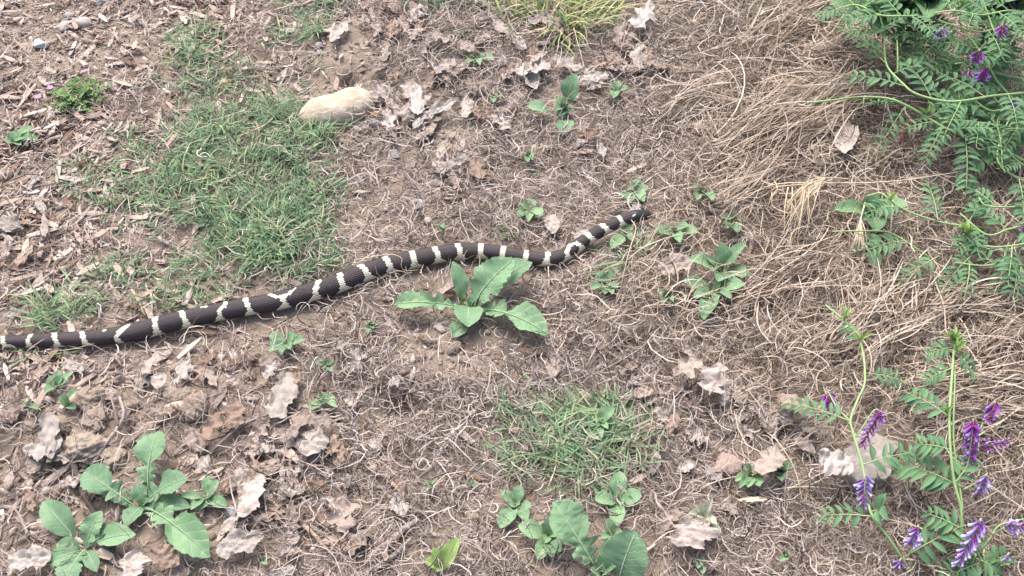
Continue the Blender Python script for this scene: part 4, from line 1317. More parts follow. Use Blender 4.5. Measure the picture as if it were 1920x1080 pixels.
def build_dead_leaves():
    D = dead_leaf
    mats = {'P': M_DEADP, 'D': M_DEAD, 'B': M_DEADB, 'S': M_STALK}
    for (x, y, l, w, a, m, k, v, lf, tl, lab) in NAMED_LEAVES:
        m = mats[m]
        D(x, y, l * 1.05, w * 1.1, a, m, k, v, lf + .007 + .012 * (x > 1250), tl, lab, None, .20 if k == 'ragged' else .20, .1)
    # many unnamed ones
    zones = [(850, 60, 190, 70, 34), (770, 190, 120, 80, 20), (960, 170, 130, 70, 22), (1150, 110, 90, 90, 14), (1060, 240, 100, 60, 8),
             (540, 780, 130, 100, 34), (420, 900, 150, 120, 30), (560, 980, 150, 90, 24), (90, 930, 90, 120, 18), (300, 700, 140, 40, 12),
             (60, 450, 60, 130, 10), (900, 780, 200, 160, 10), (1290, 730, 120, 70, 16), (1330, 880, 110, 140, 14), (1470, 760, 100, 60, 6), (840, 330, 120, 80, 10), (700, 30, 100, 30, 8)]
    rs = np.random.RandomState(12)
    for cx, cy, rx, ry, n in zones:
        for _ in range(n):
            x = cx + rs.normal(0, .6) * rx; y = cy + rs.normal(0, .6) * ry
            if not (-20 < x < 1940 and -15 < y < 1095): continue
            if any(abs(x - cx_) + abs(y - cy_) < 16 + .75 * rr_ for cx_, cy_, rr_ in PLANT_SPOTS): continue
            g = G(x, y)
            if in_snake(g[0], g[1]) or in_snake(g[0] + .015, g[1]) or in_snake(g[0] - .015, g[1]) or in_snake(g[0], g[1] + .02) or in_snake(g[0], g[1] - .015): continue
            f = .8 + .35 * (y / 1080)
            l = rs.uniform(24, 56) * f * (1.2 if y < 260 else 1)
            m = M_DEAD if rs.rand() < .68 else (M_DEADP if rs.rand() < .6 else M_DEADB)
            kd = ('oak', 'ragged', 'oval', 'oak')[rs.randint(4)]
            wf = rs.uniform(.4, .8)
            o = D(x, y, l, l * wf, rs.uniform(0, 360), m, kd, rs.randint(0, 8), rs.uniform(.010, .018), rs.normal(0, .004), None, None, .24, rs.uniform(-.2, .35))
            look = 'bleached pale' if m is M_DEADP else 'russet brown' if m is M_DEADB else 'grey brown'
            o['label'] = f'{"small" if l < 32 * f else "larger"} {look} {dict(oak="lobed", ragged="ragged", oval="smooth edged")[kd]} {"narrow" if wf < .6 else "broad"} dead leaf near {near(x, y)}'


def twig(name, label, cat, pts, r, mat, side=None, group=None, sides=7):
    """pts: (px, py, height above ground); side: list of side branch point lists"""
    W = [G(x, y, z) for x, y, z in pts]
    C = spline(W, max(10, len(W) * 5))
    rs = np.random.RandomState(int(pts[0][0]) & 255)
    C[:, :3] += rs.normal(0, r * .12, C.shape)
    base = Vector(C[0])
    rad = np.linspace(r, r * .6, len(C)) * (1 + rs.normal(0, .05, len(C)))
    o = link(name, tube_mesh(name, [Vector(c) - base for c in C], rad, sides), mat, None, base)
    tag(o, label, cat, group)
    for s in side or []:
        W2 = [Vector(G(x, y, z)) - base for x, y, z in s]
        C2 = spline([tuple(w) for w in W2], 10)
        link('side_branch', tube_mesh('side_branch', C2, np.linspace(r * .7, r * .35, 10), 6), mat, o)
    return o


def build_twigs():
    T = twig
    T('twig', 'thick dark twig running under the oval leaved rosette', 'twig', [(136, 862, .012), (152, 915, .010), (178, 965, .008), (208, 1020, .006), (236, 1085, .004)], .0042, M_TWIG)
    T('twig', 'forked pale twig standing between soil clods', 'twig', [(172, 872, .008), (196, 835, .016), (222, 800, .020), (232, 772, .022), (224, 745, .022)], .0028, M_BARK, [[(222, 800, .02), (214, 765, .03), (206, 738, .034)]])
    T('twig', 'thin branching twig on dirt left of the rosette', 'twig', [(52, 1002, .006), (36, 965, .010), (22, 950, .012)], .0022, M_BARK, [[(36, 965, .010), (46, 930, .012), (60, 900, .014)]])
    T('twig', 'dark root like twig crossing the mulch', 'twig', [(48, 278, .004), (78, 264, .006), (108, 248, .008), (142, 236, .006)], .0030, M_TWIG)
    T('twig', 'dark upright stem standing among bleached leaves', 'twig', [(1145, 146, .004), (1136, 112, .02), (1126, 84, .035), (1122, 64, .045)], .0016, M_TWIG)
    T('twig', 'long thin grey stem crossing the oak leaves', 'twig', [(398, 845, .012), (450, 800, .016), (510, 775, .018), (560, 775, .016), (610, 768, .014), (700, 756, .010)], .0016, M_BARK)
    T('twig', 'thin upright stem over leaves right of rolled leaf', 'twig', [(470, 850, .016), (490, 900, .014), (500, 960, .012), (512, 1010, .010)], .0014, M_BARK)
    T('twig', 'thick grey brown stick end lying in thatch', 'twig', [(690, 1050, .006), (725, 1020, .010), (760, 990, .010), (784, 975, .010)], .0052, M_BARK)
    T('twig', 'short grey stick beside the thick stick end', 'twig', [(705, 1065, .005), (740, 1040, .007), (770, 1010, .007)], .0034, M_BARK)
    T('twig', 'flat split wood splinter on the thatch', 'twig', [(718, 890, .008), (745, 915, .010), (768, 936, .008)], .0030, M_SPLIT)
    T('twig', 'grey woody splinter right of the wood splinter', 'twig', [(745, 938, .008), (775, 955, .010), (806, 966, .008)], .0030, M_BARK)
    T('twig', 'tan split stick among oak leaves', 'twig', [(556, 972, .006), (585, 1000, .010), (614, 1030, .008)], .0034, M_SPLIT)
    T('twig', 'dark crossed twig above the dark hollow', 'twig', [(720, 748, .016), (765, 738, .020), (800, 730, .020), (835, 738, .014)], .0014, M_TWIG, [[(765, 738, .02), (800, 745, .024), (836, 728, .02)]])
    T('twig', 'short brown stick lying by the grass edge', 'twig', [(48, 400, .006), (66, 378, .009), (84, 356, .006)], .0028, M_BARK)
    T('twig', 'pale weathered stick in the mulch above snake', 'twig', [(248, 545, .006), (262, 570, .008), (272, 592, .004)], .0022, M_SPLIT)
    T('twig', 'grey stick lying across the wood chips', 'twig', [(0, 700, .005), (34, 680, .008), (70, 658, .005)], .0024, M_BARK)
    T('twig', 'grey stick on mulch above the white leaf', 'twig', [(0, 790, .006), (30, 776, .009), (64, 764, .006)], .0024, M_BARK)
    T('twig', 'forked dry stalk at the edge of green grass', 'twig', [(222, 152, .004), (248, 175, .010), (270, 212, .005)], .0018, M_BARK, [[(248, 175, .01), (262, 182, .012), (276, 196, .008)]])
    # pale dry stems
    k = [('long pale straw stem lying across to the vetch', [(1430, 356, .03), (1450, 346, .045), (1520, 342, .05), (1612, 343, .055), (1700, 337, .055), (1800, 322, .05)]),
         ('long pale stem lying below the yellow green tuft', [(925, 70, .012), (980, 62, .018), (1040, 57, .02), (1110, 60, .015)]),
         ('pale forked stem hanging from the tuft to bleached leaves', [(1076, 52, .03), (1082, 76, .026), (1090, 105, .02), (1096, 128, .012)]),
         ('curled pale hairlike stem looped over the snake body', [(668, 487, .020), (718, 478, .036), (740, 478, .042), (754, 485, .040), (752, 497, .034), (760, 507, .02), (790, 506, .006)]),
         ('pale dry stem lying on grass above the cobble', [(372, 112, .012), (400, 90, .02), (428, 72, .016)]),
         ('yellowed grass stem in front of the grass patch', [(458, 250, .012), (495, 235, .018), (530, 205, .012)]),
         ('pale stem standing in the straw below snake head', [(1162, 556, .004), (1168, 520, .03), (1180, 470, .05), (1192, 430, .05), (1184, 412, .045)]),
         ('arching dry stem bent over the green blades', [(1176, 488, .02), (1205, 465, .034), (1245, 448, .036), (1300, 432, .02)]),
         ('dry stem hanging over the snake band', [(1028, 500, .012), (1029, 520, .008), (1030, 545, .003)]),
         ('pale bent sliver in the hollow under straw', [(1560, 278, .03), (1590, 290, .034), (1615, 305, .030), (1640, 322, .02)]),
         ('straight grey stem leaning across the wilted straw', [(1315, 915, .012), (1345, 902, .018), (1382, 893, .014)]),
         ('dry stem rising beside the pale grey slab', [(1505, 940, .006), (1490, 880, .03), (1462, 832, .045), (1440, 812, .04)]),
         ('pale fallen stem under the pale grey slab', [(1450, 918, .012), (1500, 913, .016), (1560, 916, .016), (1620, 930, .010)]),
         ('straw stem bent beside the four leaved weed', [(1660, 510, .01), (1668, 460, .03), (1672, 410, .045), (1674, 372, .05)]),
         ('dry runner arching left of the grass tuft', [(790, 806, .006), (830, 808, .012), (880, 800, .016), (930, 815, .01)]),
         ('thin dry stem at far left of gravel', [(0, 64, .004), (40, 54, .008), (80, 42, .004)])]
    for lab, pts in k:
        T('fallen_straw', lab, 'straw', pts, .0009 if 'hair' not in lab else .0007, M_STALK, sides=5)


def seed_head(label, pts, awn_tips, mat, r=.0012, spread=.010, n=14):
    """bent stalk with a brush of awns at its end"""
    W = [Vector(G(x, y, z)) for x, y, z in pts]
    base = W[0]
    root = thing('dry_seed_head', label, 'seed head', base)
    C = spline([tuple(w - base) for w in W], 16)
    link('stalk', tube_mesh('stalk', C, np.linspace(r, r * .7, 16), 5), mat, root)
    end = Vector(C[-1])
    rs = np.random.RandomState(int(pts[0][0]))
    for (x, y, z) in awn_tips:
        tip = Vector(G(x, y, z)) - base
        mid = (end + tip) / 2 + Vector((0, 0, .008))
        for q in range(n):
            j = Vector(rs.normal(0, spread, 3)); j.z = abs(j.z) * .5
            st = Vector(C[rs.randint(6, 16)]).lerp(mid, rs.uniform(0, .6))
            pp = spline([tuple(st), tuple((st + tip) / 2 + Vector((0, 0, .006)) + j * .9), tuple(tip + j)], 5)
            link('awn', tube_mesh('awn', pp, np.linspace(.0011, .0003, 5), 4, False), mat, root)
    return root


M_GOLD = object_mat('golden_awn', [(.46, .35, .235), (.60, .48, .345)], .6, 40, .2)


def build_seed_heads():
    seed_head('golden drooping dry grass seed head with long awns', [(1592, 336, .05), (1550, 333, .062), (1520, 338, .062), (1506, 350, .058)], [(1486, 410, .036), (1496, 442, .032), (1516, 412, .04), (1478, 388, .04), (1500, 425, .04)], M_GOLD, n=4, spread=.014)
    seed_head('golden awned seed head beside the drooping one', [(1570, 344, .045), (1510, 346, .055), (1460, 350, .05), (1446, 358, .046)], [(1470, 410, .03), (1448, 396, .03), (1482, 424, .028)], M_GOLD, n=4, spread=.011)
    seed_head('bundle of pale dry grass under the dull green weed', [(1622, 380, .035), (1614, 410, .04), (1608, 432, .04)], [(1616, 478, .02), (1600, 468, .02), (1612, 486, .018)], M_STALK, n=7, spread=.004)
    MR = object_mat('reddish_seed_head', [(.20, .10, .085), (.25, .13, .10)], .8, 60, .3)
    # short dark red brushes
    for x0, y0, x1, y1, lab in [(1628, 188, 1610, 206, 'short reddish brown grass seed brush under the vetch runner'), (1648, 190, 1638, 210, 'second reddish brown seed brush beside vetch leaflets'),
                                (1708, 218, 1688, 268, 'long reddish brown seed brush below the vetch runner')]:
        base = Vector(G(x0, y0, .05))
        root = thing('red_seed_head', lab, 'seed head', base)
        end = Vector(G(x1, y1, .03)) - base
        C = spline([(0, 0, 0), tuple(end * .5 + Vector((0, 0, .003))), tuple(end)], 8)
        link('stalk', tube_mesh('stalk', C, .0009, 5), MR, root)
        L = end.length
        rs = np.random.RandomState(int(x0))
        for q in range(46):
            t = rs.rand()
            s = Vector(C[int(t * 7)])
            d = (end.normalized() * .011 + Vector(rs.normal(0, .0035, 3)))
            link('bristle', tube_mesh('bristle', [s, s + d * .5, s + d], [.0008, .0006, .0002], 3, False), MR, root)


build_dead_leaves(); build_twigs(); build_seed_heads()
# ------------------------------------------------------------------ vetch
def vetch_materials():
    m, nt, b = new_mat('vetch_floret')
    oi = nt.nodes.new('ShaderNodeObjectInfo')
    tc = nt.nodes.new('ShaderNodeTexCoord'); sep = nt.nodes.new('ShaderNodeSeparateXYZ')
    nt.links.new(tc.outputs['Object'], sep.inputs[0])
    r1 = ramp(nt, [(.20, .015, .11), (.28, .022, .18), (.27, .035, .26), (.25, .09, .36), (.50, .40, .60)])
    nt.links.new(sep.outputs[0], r1.inputs[0])
    r2 = ramp(nt, [(.6, .5, .75), (1.0, .9, 1.0), (1.15, 1.0, 1.2), (.75, .8, 1.2)])
    nt.links.new(oi.outputs['Random'], r2.inputs[0])
    c = mixc(nt, 1.0, r1.outputs[0], r2.outputs[0], 'MULTIPLY')
    nt.links.new(c, b.inputs['Base Color'])
    b.inputs['Roughness'].default_value = .6
    add_translucent(nt, b, c, .2)
    m2, nt2, b2 = new_mat('vetch_floret_blue')
    tc = nt2.nodes.new('ShaderNodeTexCoord'); sep = nt2.nodes.new('ShaderNodeSeparateXYZ')
    nt2.links.new(tc.outputs['Object'], sep.inputs[0])
    r1 = ramp(nt2, [(.20, .05, .22), (.16, .07, .32), (.26, .18, .48), (.60, .56, .72)])
    nt2.links.new(sep.outputs[0], r1.inputs[0])
    nt2.links.new(r1.outputs[0], b2.inputs['Base Color'])
    b2.inputs['Roughness'].default_value = .6
    return m, m2


M_FLO, M_FLOB = vetch_materials()
M_VL = leaf_mat('vetch_leaflet', [(.075, .165, .085), (.10, .21, .105), (.125, .25, .12), (.15, .28, .13)], vein=(.12, .25, .12), transl=.25)
M_VS = plain_mat('vetch_stem', (.27, .40, .17), .5)
M_VT = plain_mat('vetch_tip', (.30, .42, .10), .5)


def leaflet_mesh():
    t = np.linspace(0, 1, 7)
    w = np.sin(np.pi * t ** .8) ** .8
    V, F = [], []
    for i in range(7):
        z = .10 * np.sin(np.pi * t[i])
        V += [(t[i], -.5 * w[i], z + .10 * w[i]), (t[i], 0, z), (t[i], .5 * w[i], z + .10 * w[i])]
    for i in range(6):
        for j in range(2):
            F.append((i * 3 + j, (i + 1) * 3 + j, (i + 1) * 3 + j + 1, i * 3 + j + 1))
    me = mesh_from('leaflet', V, F, True)
    uvl = me.uv_layers.new(name='UVMap')
    for l in me.loops:
        v = V[l.vertex_index]; uvl.data[l.index].uv = (v[0], v[1] + .5)
    me.materials.append(M_VL)
    return me


def floret_mesh(mat):
    C = [(0, 0, 0), (.25, 0, .06), (.5, 0, .07), (.75, 0, .02), (.95, 0, -.08), (1.0, 0, -.12)]
    rad = [.05, .09, .095, .11, .14, .04]
    me = tube_mesh('floret', C, rad, 6)
    me.materials.append(mat)
    return me


LEAFLET = leaflet_mesh()
FLORET = floret_mesh(M_FLO); FLORETB = floret_mesh(M_FLOB)


class Vetch:
    def __init__(self, label, base_px, z=.0):
        self.base = Vector(G(*base_px, z))
        self.root = thing('vetch_plant', label, 'vetch', self.base, 'purple vetch plants')
        self.rs = np.random.RandomState(int(base_px[0] * 3 + base_px[1]))

    def loc(self, x, y, z):
        return Vector(G(x, y, z)) - self.base

    def stem(self, pts, r=.0014, mat=None):
        C = spline([tuple(self.loc(*p)) for p in pts], max(14, len(pts) * 6))
        link('stem', tube_mesh('stem', C, np.linspace(r, r * .75, len(C)), 6), mat or M_VS, self.root)
        return C

    def leaf(self, B, T, pairs=7, ll=0.0195, wr=.30, sag=.0, first=.12, tendril=True, droop=-.1):
        """compound leaf from local point B to T"""
        rs = self.rs
        B = Vector(B); T = Vector(T)
        L = (T - B).length
        mid = (B + T) / 2 + Vector((0, 0, sag + L * .06))
        C = spline([tuple(B), tuple(mid), tuple(T)], 12)
        lf = link('leaf', tube_mesh('leaf', [Vector(c) - B for c in C], np.linspace(.0009, .0004, 12), 5), M_VS, self.root, B)
        for k in range(pairs):
            f = first + (1 - first) * (k + .5) / pairs
            for sgn in (1, -1):
                ff = min(max(f + sgn * .012 + rs.normal(0, .008), .02), .99)
                p = Vector([np.interp(ff, np.linspace(0, 1, 12), C[:, q]) for q in range(3)])
                t = (T - B).normalized()
                sd = Vector((0, 0, 1)).cross(t)
                if sd.length < .05: sd = Vector((1, 0, 0))
                sd.normalize()
                a = math.radians(rs.uniform(48, 72))
                d = t * math.cos(a) + sd * sgn * math.sin(a) + Vector((0, 0, droop + rs.normal(0, .18)))
                d.normalize()
                l = ll * (1 - .38 * max(0, f - .5) * 2 * .6) * rs.uniform(.85, 1.12)
                o = link('leaflet', LEAFLET, None, lf)
                za = t.cross(d) * -sgn
                if za.z < 0: za = -za
                za = (za + Vector((0, 0, .4))).normalized()
                ya = za.cross(d).normalized(); za = d.cross(ya)
                o.rotation_mode = 'QUATERNION'
                o.rotation_quaternion = Matrix((d, ya, za)).transposed().to_quaternion()
                o.location = p - B
                o.scale = (l, l * wr * rs.uniform(.85, 1.15), l)
        if tendril:
            t = (T - B).normalized() * L * .3
            s2 = Vector((0, 0, 1)).cross(t) * rs.choice([-1, 1])
            pp = spline([tuple(T - B), tuple(T - B + t * .5 + s2 * .1), tuple(T - B + t * .8 + s2 * .5 + Vector((0, 0, .004))), tuple(T - B + t * .6 + s2 * .8)], 10)
            link('tendril', tube_mesh('tendril', pp, np.linspace(.0005, .00025, 10), 4, False), M_VS, lf)
        return lf

    def leaf_px(self, b, t, **kw):
        return self.leaf(self.loc(*b), self.loc(*t), **kw)

    def auto(self, C, step=.030, llen=(.045, .07), up=.35, pairs=(5, 8), start=.05, ll=(.016, .023), sides=(1, -1)):
        seg = np.linalg.norm(np.diff(C, axis=0), axis=1)
        s = np.r_[0, np.cumsum(seg)]
        n = int((s[-1] - start * s[-1]) / step)
        for k in range(n):
            u = start * s[-1] + (k + .5) * step
            i = min(int(np.searchsorted(s, u)), len(C) - 2)
            p = Vector(C[i]); t = (Vector(C[i + 1]) - p).normalized()
            sg = sides[k % len(sides)]
            sd = Vector((0, 0, 1)).cross(t).normalized() * sg
            d = (t * self.rs.uniform(.1, .9) + sd * self.rs.uniform(.7, 1.2) + Vector((0, 0, self.rs.uniform(-.15, up)))).normalized()
            L = self.rs.uniform(*llen)
            q = p + d * L
            w = q + self.base
            gz = float(H(w.x, w.y)) + .006
            if w.z < gz: q.z += gz - w.z
            self.leaf(p, q, self.rs.randint(*pairs), self.rs.uniform(*ll))

    def flower(self, p0, p1, n=16, size=.0125, blue=False, stalk=None, thick=1.0):
        """raceme: florets along p0 (upper, where the stalk ends) -> p1 (tip), given as (px, py, z)"""
        rs = self.rs
        A, B = self.loc(*p0), self.loc(*p1)
        sp = link('flower_spike', tube_mesh('flower_spike', [Vector(), (B - A) * .5, B - A], [.0011, .0009, .0005], 5), M_VS, self.root, A)
        ax = (B - A).normalized()
        sd = ax.cross(Vector((0, -.6, .8)))
        sd.normalize(); toward = Vector((0, -.75, .65))
        for k in range(n):
            f = (k + .3) / n
            o = link('floret', FLORETB if (blue and rs.rand() < .75) else FLORET, None, sp)
            sg = 1 if k % 2 else -1
            d = (ax * rs.uniform(.35, .75) + sd * sg * rs.uniform(.3, .9) + toward * rs.uniform(.05, .6) + Vector((0, 0, -.25))).normalized()
            ya = d.orthogonal().normalized(); za = d.cross(ya)
            o.rotation_mode = 'QUATERNION'
            o.rotation_quaternion = Matrix((d, ya, za)).transposed().to_quaternion()
            l = size * (1.05 - .45 * f) * rs.uniform(.85, 1.1)
            o.location = (B - A) * f
            o.scale = (l, l * 1.15 * thick, l * 1.15 * thick)
        if stalk:
            W = [A] + [self.loc(*p) for p in stalk]
            C = spline([tuple(w) for w in W], 12)
            link('flower_stalk', tube_mesh('flower_stalk', C, .0009, 5), M_VS, self.root)

    def tip(self, x, y, z, n=7, l=.016):
        """young unfolded growing tip"""
        p = self.loc(x, y, z)
        for k in range(n):
            a = self.rs.uniform(0, 6.28)
            d = Vector((math.cos(a) * .5, math.sin(a) * .5 + .25, self.rs.uniform(.2, .8))).normalized()
            me, _ = leaf_mesh('oval', k % 5, M_LIME, 10, 5, .3, .02, .1)
            o = link('young_leaf', me, None, self.root)
            frame_obj(o, p + self.base, p + self.base + d * l * self.rs.uniform(.6, 1.1), l * .22, self.root)


def build_vetch():
    # --- lower right, left stem
    v = Vetch('slender vetch stem with purple spikes passing over the pale grey slab', (1712, 1082))
    v.stem([(1712, 1082, .004), (1695, 1053, .02), (1667, 1010, .04), (1637, 970, .055), (1627, 937, .06), (1618, 877, .068), (1600, 813, .072), (1595, 787, .074), (1608, 750, .076), (1622, 712, .078), (1613, 640, .075), (1584, 602, .07), (1548, 572, .065)], .0017)
    v.leaf_px((1595, 790, .074), (1478, 756, .05), pairs=7, ll=0.0195)
    v.leaf_px((1614, 872, .068), (1712, 848, .06), pairs=5, ll=0.0195)
    v.leaf_px((1635, 968, .055), (1540, 966, .04), pairs=5, ll=0.0182)
    v.leaf_px((1703, 1040, .02), (1795, 990, .05), pairs=6, ll=0.0247)
    v.leaf_px((1612, 640, .075), (1580, 610, .08), pairs=4, ll=0.0130, tendril=False)
    v.leaf_px((1628, 700, .078), (1690, 715, .06), pairs=5, ll=0.0169)
    v.leaf_px((1634, 960, .055), (1660, 950, .07), pairs=2, ll=0.0208, wr=.45, tendril=False)
    v.flower((1553, 735, .06), (1556, 764, .045), 14, .012, stalk=[(1570, 765, .07), (1595, 790, .074)])
    v.flower((1650, 772, .09), (1615, 838, .06), 20, .012, stalk=[(1640, 768, .09), (1618, 800, .08), (1603, 822, .072)])
    v.flower((1636, 772, .092), (1652, 782, .085), 8, .010)
    v.flower((1622, 890, .085), (1619, 946, .06), 17, .013, blue=True, stalk=[(1622, 905, .075), (1628, 935, .06)])
    v.flower((1722, 985, .06), (1708, 1018, .045), 16, .014, blue=True, stalk=[(1720, 1015, .04), (1700, 1046, .02)])
    v.flower((1690, 1046, .03), (1680, 1064, .02), 7, .010, blue=True)
    v.tip(1582, 600, .07, 5, .018); v.tip(1612, 640, .075, 4, .02)
    # --- lower right, main stem
    v = Vetch('tall vetch stem with big purple spike by the straw bank', (1800, 1086))
    v.stem([(1800, 1086, .004), (1803, 1030, .03), (1803, 997, .045), (1802, 953, .06), (1790, 907, .075), (1783, 853, .088), (1780, 787, .098), (1783, 730, .105), (1787, 677, .11), (1790, 632, .115)], .0019)
    v.stem([(1806, 960, .055), (1797, 893, .072), (1788, 820, .085), (1790, 727, .10), (1791, 690, .10)], .0013)
    v.leaf_px((1806, 914, .07), (1690, 868, .06), pairs=7, ll=0.0273)
    v.leaf_px((1781, 782, .098), (1706, 738, .085), pairs=6, ll=0.0221)
    v.leaf_px((1783, 843, .09), (1722, 832, .08), pairs=5, ll=0.0195)
    v.leaf_px((1786, 690, .11), (1736, 712, .09), pairs=5, ll=0.0156)
    v.leaf_px((1788, 660, .112), (1826, 700, .09), pairs=6, ll=0.0156)
    v.leaf_px((1800, 990, .05), (1738, 962, .05), pairs=5, ll=0.0195)
    v.leaf_px((1788, 650, .112), (1740, 665, .10), pairs=5, ll=0.0156)
    v.leaf_px((1792, 905, .075), (1822, 860, .08), pairs=4, ll=0.0195)
    v.leaf_px((1804, 1000, .045), (1830, 1050, .03), pairs=4, ll=0.0208)
    v.flower((1825, 785, .12), (1818, 862, .085), 30, .014, stalk=[(1815, 868, .085), (1800, 895, .075)], thick=1.15)
    v.flower((1866, 752, .11), (1854, 788, .095), 16, .012, stalk=[(1840, 800, .09), (1815, 860, .08)])
    v.flower((1836, 838, .095), (1892, 828, .095), 14, .010, stalk=[(1825, 850, .085), (1805, 880, .075)])
    v.flower((1850, 888, .09), (1834, 924, .07), 15, .012, blue=True, stalk=[(1830, 905, .075), (1806, 918, .07)])
    v.flower((1840, 972, .08), (1796, 1058, .05), 28, .015, blue=True, stalk=[(1825, 1000, .06), (1804, 1020, .04)])
    v.tip(1789, 640, .115, 12, .02); v.tip(1792, 660, .112, 8, .018); v.tip(1775, 775, .1, 5, .014)
    # --- lower right, corner
    v = Vetch('vetch stem at the right border with horizontal purple spike', (1850, 1086))
    v.stem([(1850, 1086, .004), (1838, 1048, .03), (1822, 1015, .05), (1818, 1000, .055)], .0014)
    v.stem([(1834, 1040, .03), (1856, 1010, .05), (1875, 985, .06), (1925, 972, .07)], .0012)
    v.leaf_px((1840, 1055, .025), (1800, 1070, .03), pairs=4, ll=0.0221)
    v.leaf_px((1845, 1060, .02), (1890, 1040, .03), pairs=5, ll=0.0182)
    v.leaf_px((1838, 1050, .03), (1870, 1068, .02), pairs=4, ll=0.0182)
    v.leaf_px((1838, 1080, .01), (1760, 1072, .02), pairs=5, ll=0.0208)
    v.flower((1882, 990, .07), (1930, 984, .065), 14, .012, blue=True, stalk=[(1860, 1002, .055)])
    v.flower((1892, 1036, .05), (1882, 1054, .04), 6, .008, blue=True)
    v.tip(1878, 1060, .03, 6, .014)
    # --- upper right mass
    v = Vetch('vetch with looping pale runners hanging in front of the dock leaves', (1925, 174))
    C = v.stem([(1925, 174, .10), (1860, 180, .11), (1813, 188, .115), (1773, 190, .115), (1720, 177, .12), (1693, 157, .12), (1662, 120, .12), (1657, 60, .13), (1643, 0, .14), (1640, -20, .14)], .0019)
    v.auto(C, .042, (.05, .075), .3, (5, 8), .02, (.017, .024))
    v.stem([(1683, 137, .12), (1683, 100, .13), (1682, 75, .135)], .0013)
    v.stem([(1640, 60, .10), (1600, 62, .09), (1586, 46, .09), (1590, 10, .10), (1595, -8, .1)], .0011)
    v.leaf_px((1662, 120, .12), (1610, 80, .10), pairs=5, ll=0.0169)
    v.flower((1850, 124, .12), (1834, 160, .10), 22, .016, stalk=[(1855, 128, .12)])
    v.flower((1816, 128, .11), (1812, 156, .10), 12, .011, stalk=[(1806, 118, .12), (1790, 120, .12)])
    v = Vetch('long yellow green vetch runner reaching out over the straw', (1930, 306))
    C = v.stem([(1930, 306, .05), (1863, 273, .07), (1813, 257, .08), (1767, 237, .085), (1710, 203, .09), (1667, 185, .09), (1613, 182, .085), (1560, 188, .08), (1520, 192, .075)], .0019)
    v.leaf_px((1810, 256, .08), (1812, 356, .06), pairs=8, ll=0.0221)
    v.leaf_px((1697, 200, .09), (1648, 278, .05), pairs=5, ll=0.0169)
    v.leaf_px((1767, 238, .085), (1735, 300, .06), pairs=5, ll=0.0195)
    v.leaf_px((1700, 198, .09), (1640, 190, .075), pairs=4, ll=0.0143)
    v.leaf_px((1740, 222, .087), (1790, 195, .10), pairs=5, ll=0.0182)
    v.leaf_px((1750, 228, .087), (1700, 240, .08), pairs=4, ll=0.0169)
    v.leaf_px((1840, 264, .075), (1885, 300, .06), pairs=5, ll=0.0208)
    v.leaf_px((1780, 244, .083), (1855, 240, .10), pairs=6, ll=0.0195)
    v.leaf_px((1870, 276, .07), (1830, 310, .05), pairs=5, ll=0.0195)
    for k in range(5): v.leaf_px((1620 + k * 14, 183, .086), (1618 + k * 14, 200, .08), pairs=1, ll=0.0078, tendril=False)
    v.tip(1735, 218, .088, 8, .018)
    v = Vetch('vetch stem climbing behind the bright magenta flower cluster', (1905, 190))
    C = v.stem([(1905, 192, .08), (1870, 153, .10), (1853, 123, .115), (1833, 90, .13), (1803, 50, .14), (1800, 20, .15), (1798, -15, .16)], .0018)
    v.auto(C, .034, (.05, .07), .3, (5, 8), .05, (.017, .024))
    v.stem([(1833, 95, .13), (1870, 60, .13), (1900, 20, .14)], .0010)
    v.flower((1892, -6, .15), (1896, 30, .13), 20, .013, stalk=[(1880, -15, .15)])
    v.flower((1908, 182, .10), (1892, 206, .08), 12, .013, blue=True)
    v.tip(1805, 12, .16, 10, .022)
    v.flower((1838, 92, .17), (1826, 116, .15), 12, .013)
    v.flower((1768, 52, .17), (1758, 74, .15), 10, .012, blue=True)
    v.flower((1880, 44, .19), (1876, 72, .17), 12, .012)
    v = Vetch('dense vetch leaves between dock plants and straw hollow', (1792, 138))
    C = v.stem([(1792, 138, .05), (1780, 123, .07), (1743, 83, .10), (1713, 50, .12), (1663, 13, .14), (1650, -8, .14)], .0017)
    v.auto(C, .030, (.05, .075), .2, (6, 9), .05, (.017, .024))
    v.flower((1750, 48, .11), (1746, 74, .10), 10, .011, blue=True)
    v.flower((1758, 62, .11), (1752, 70, .10), 5, .010)
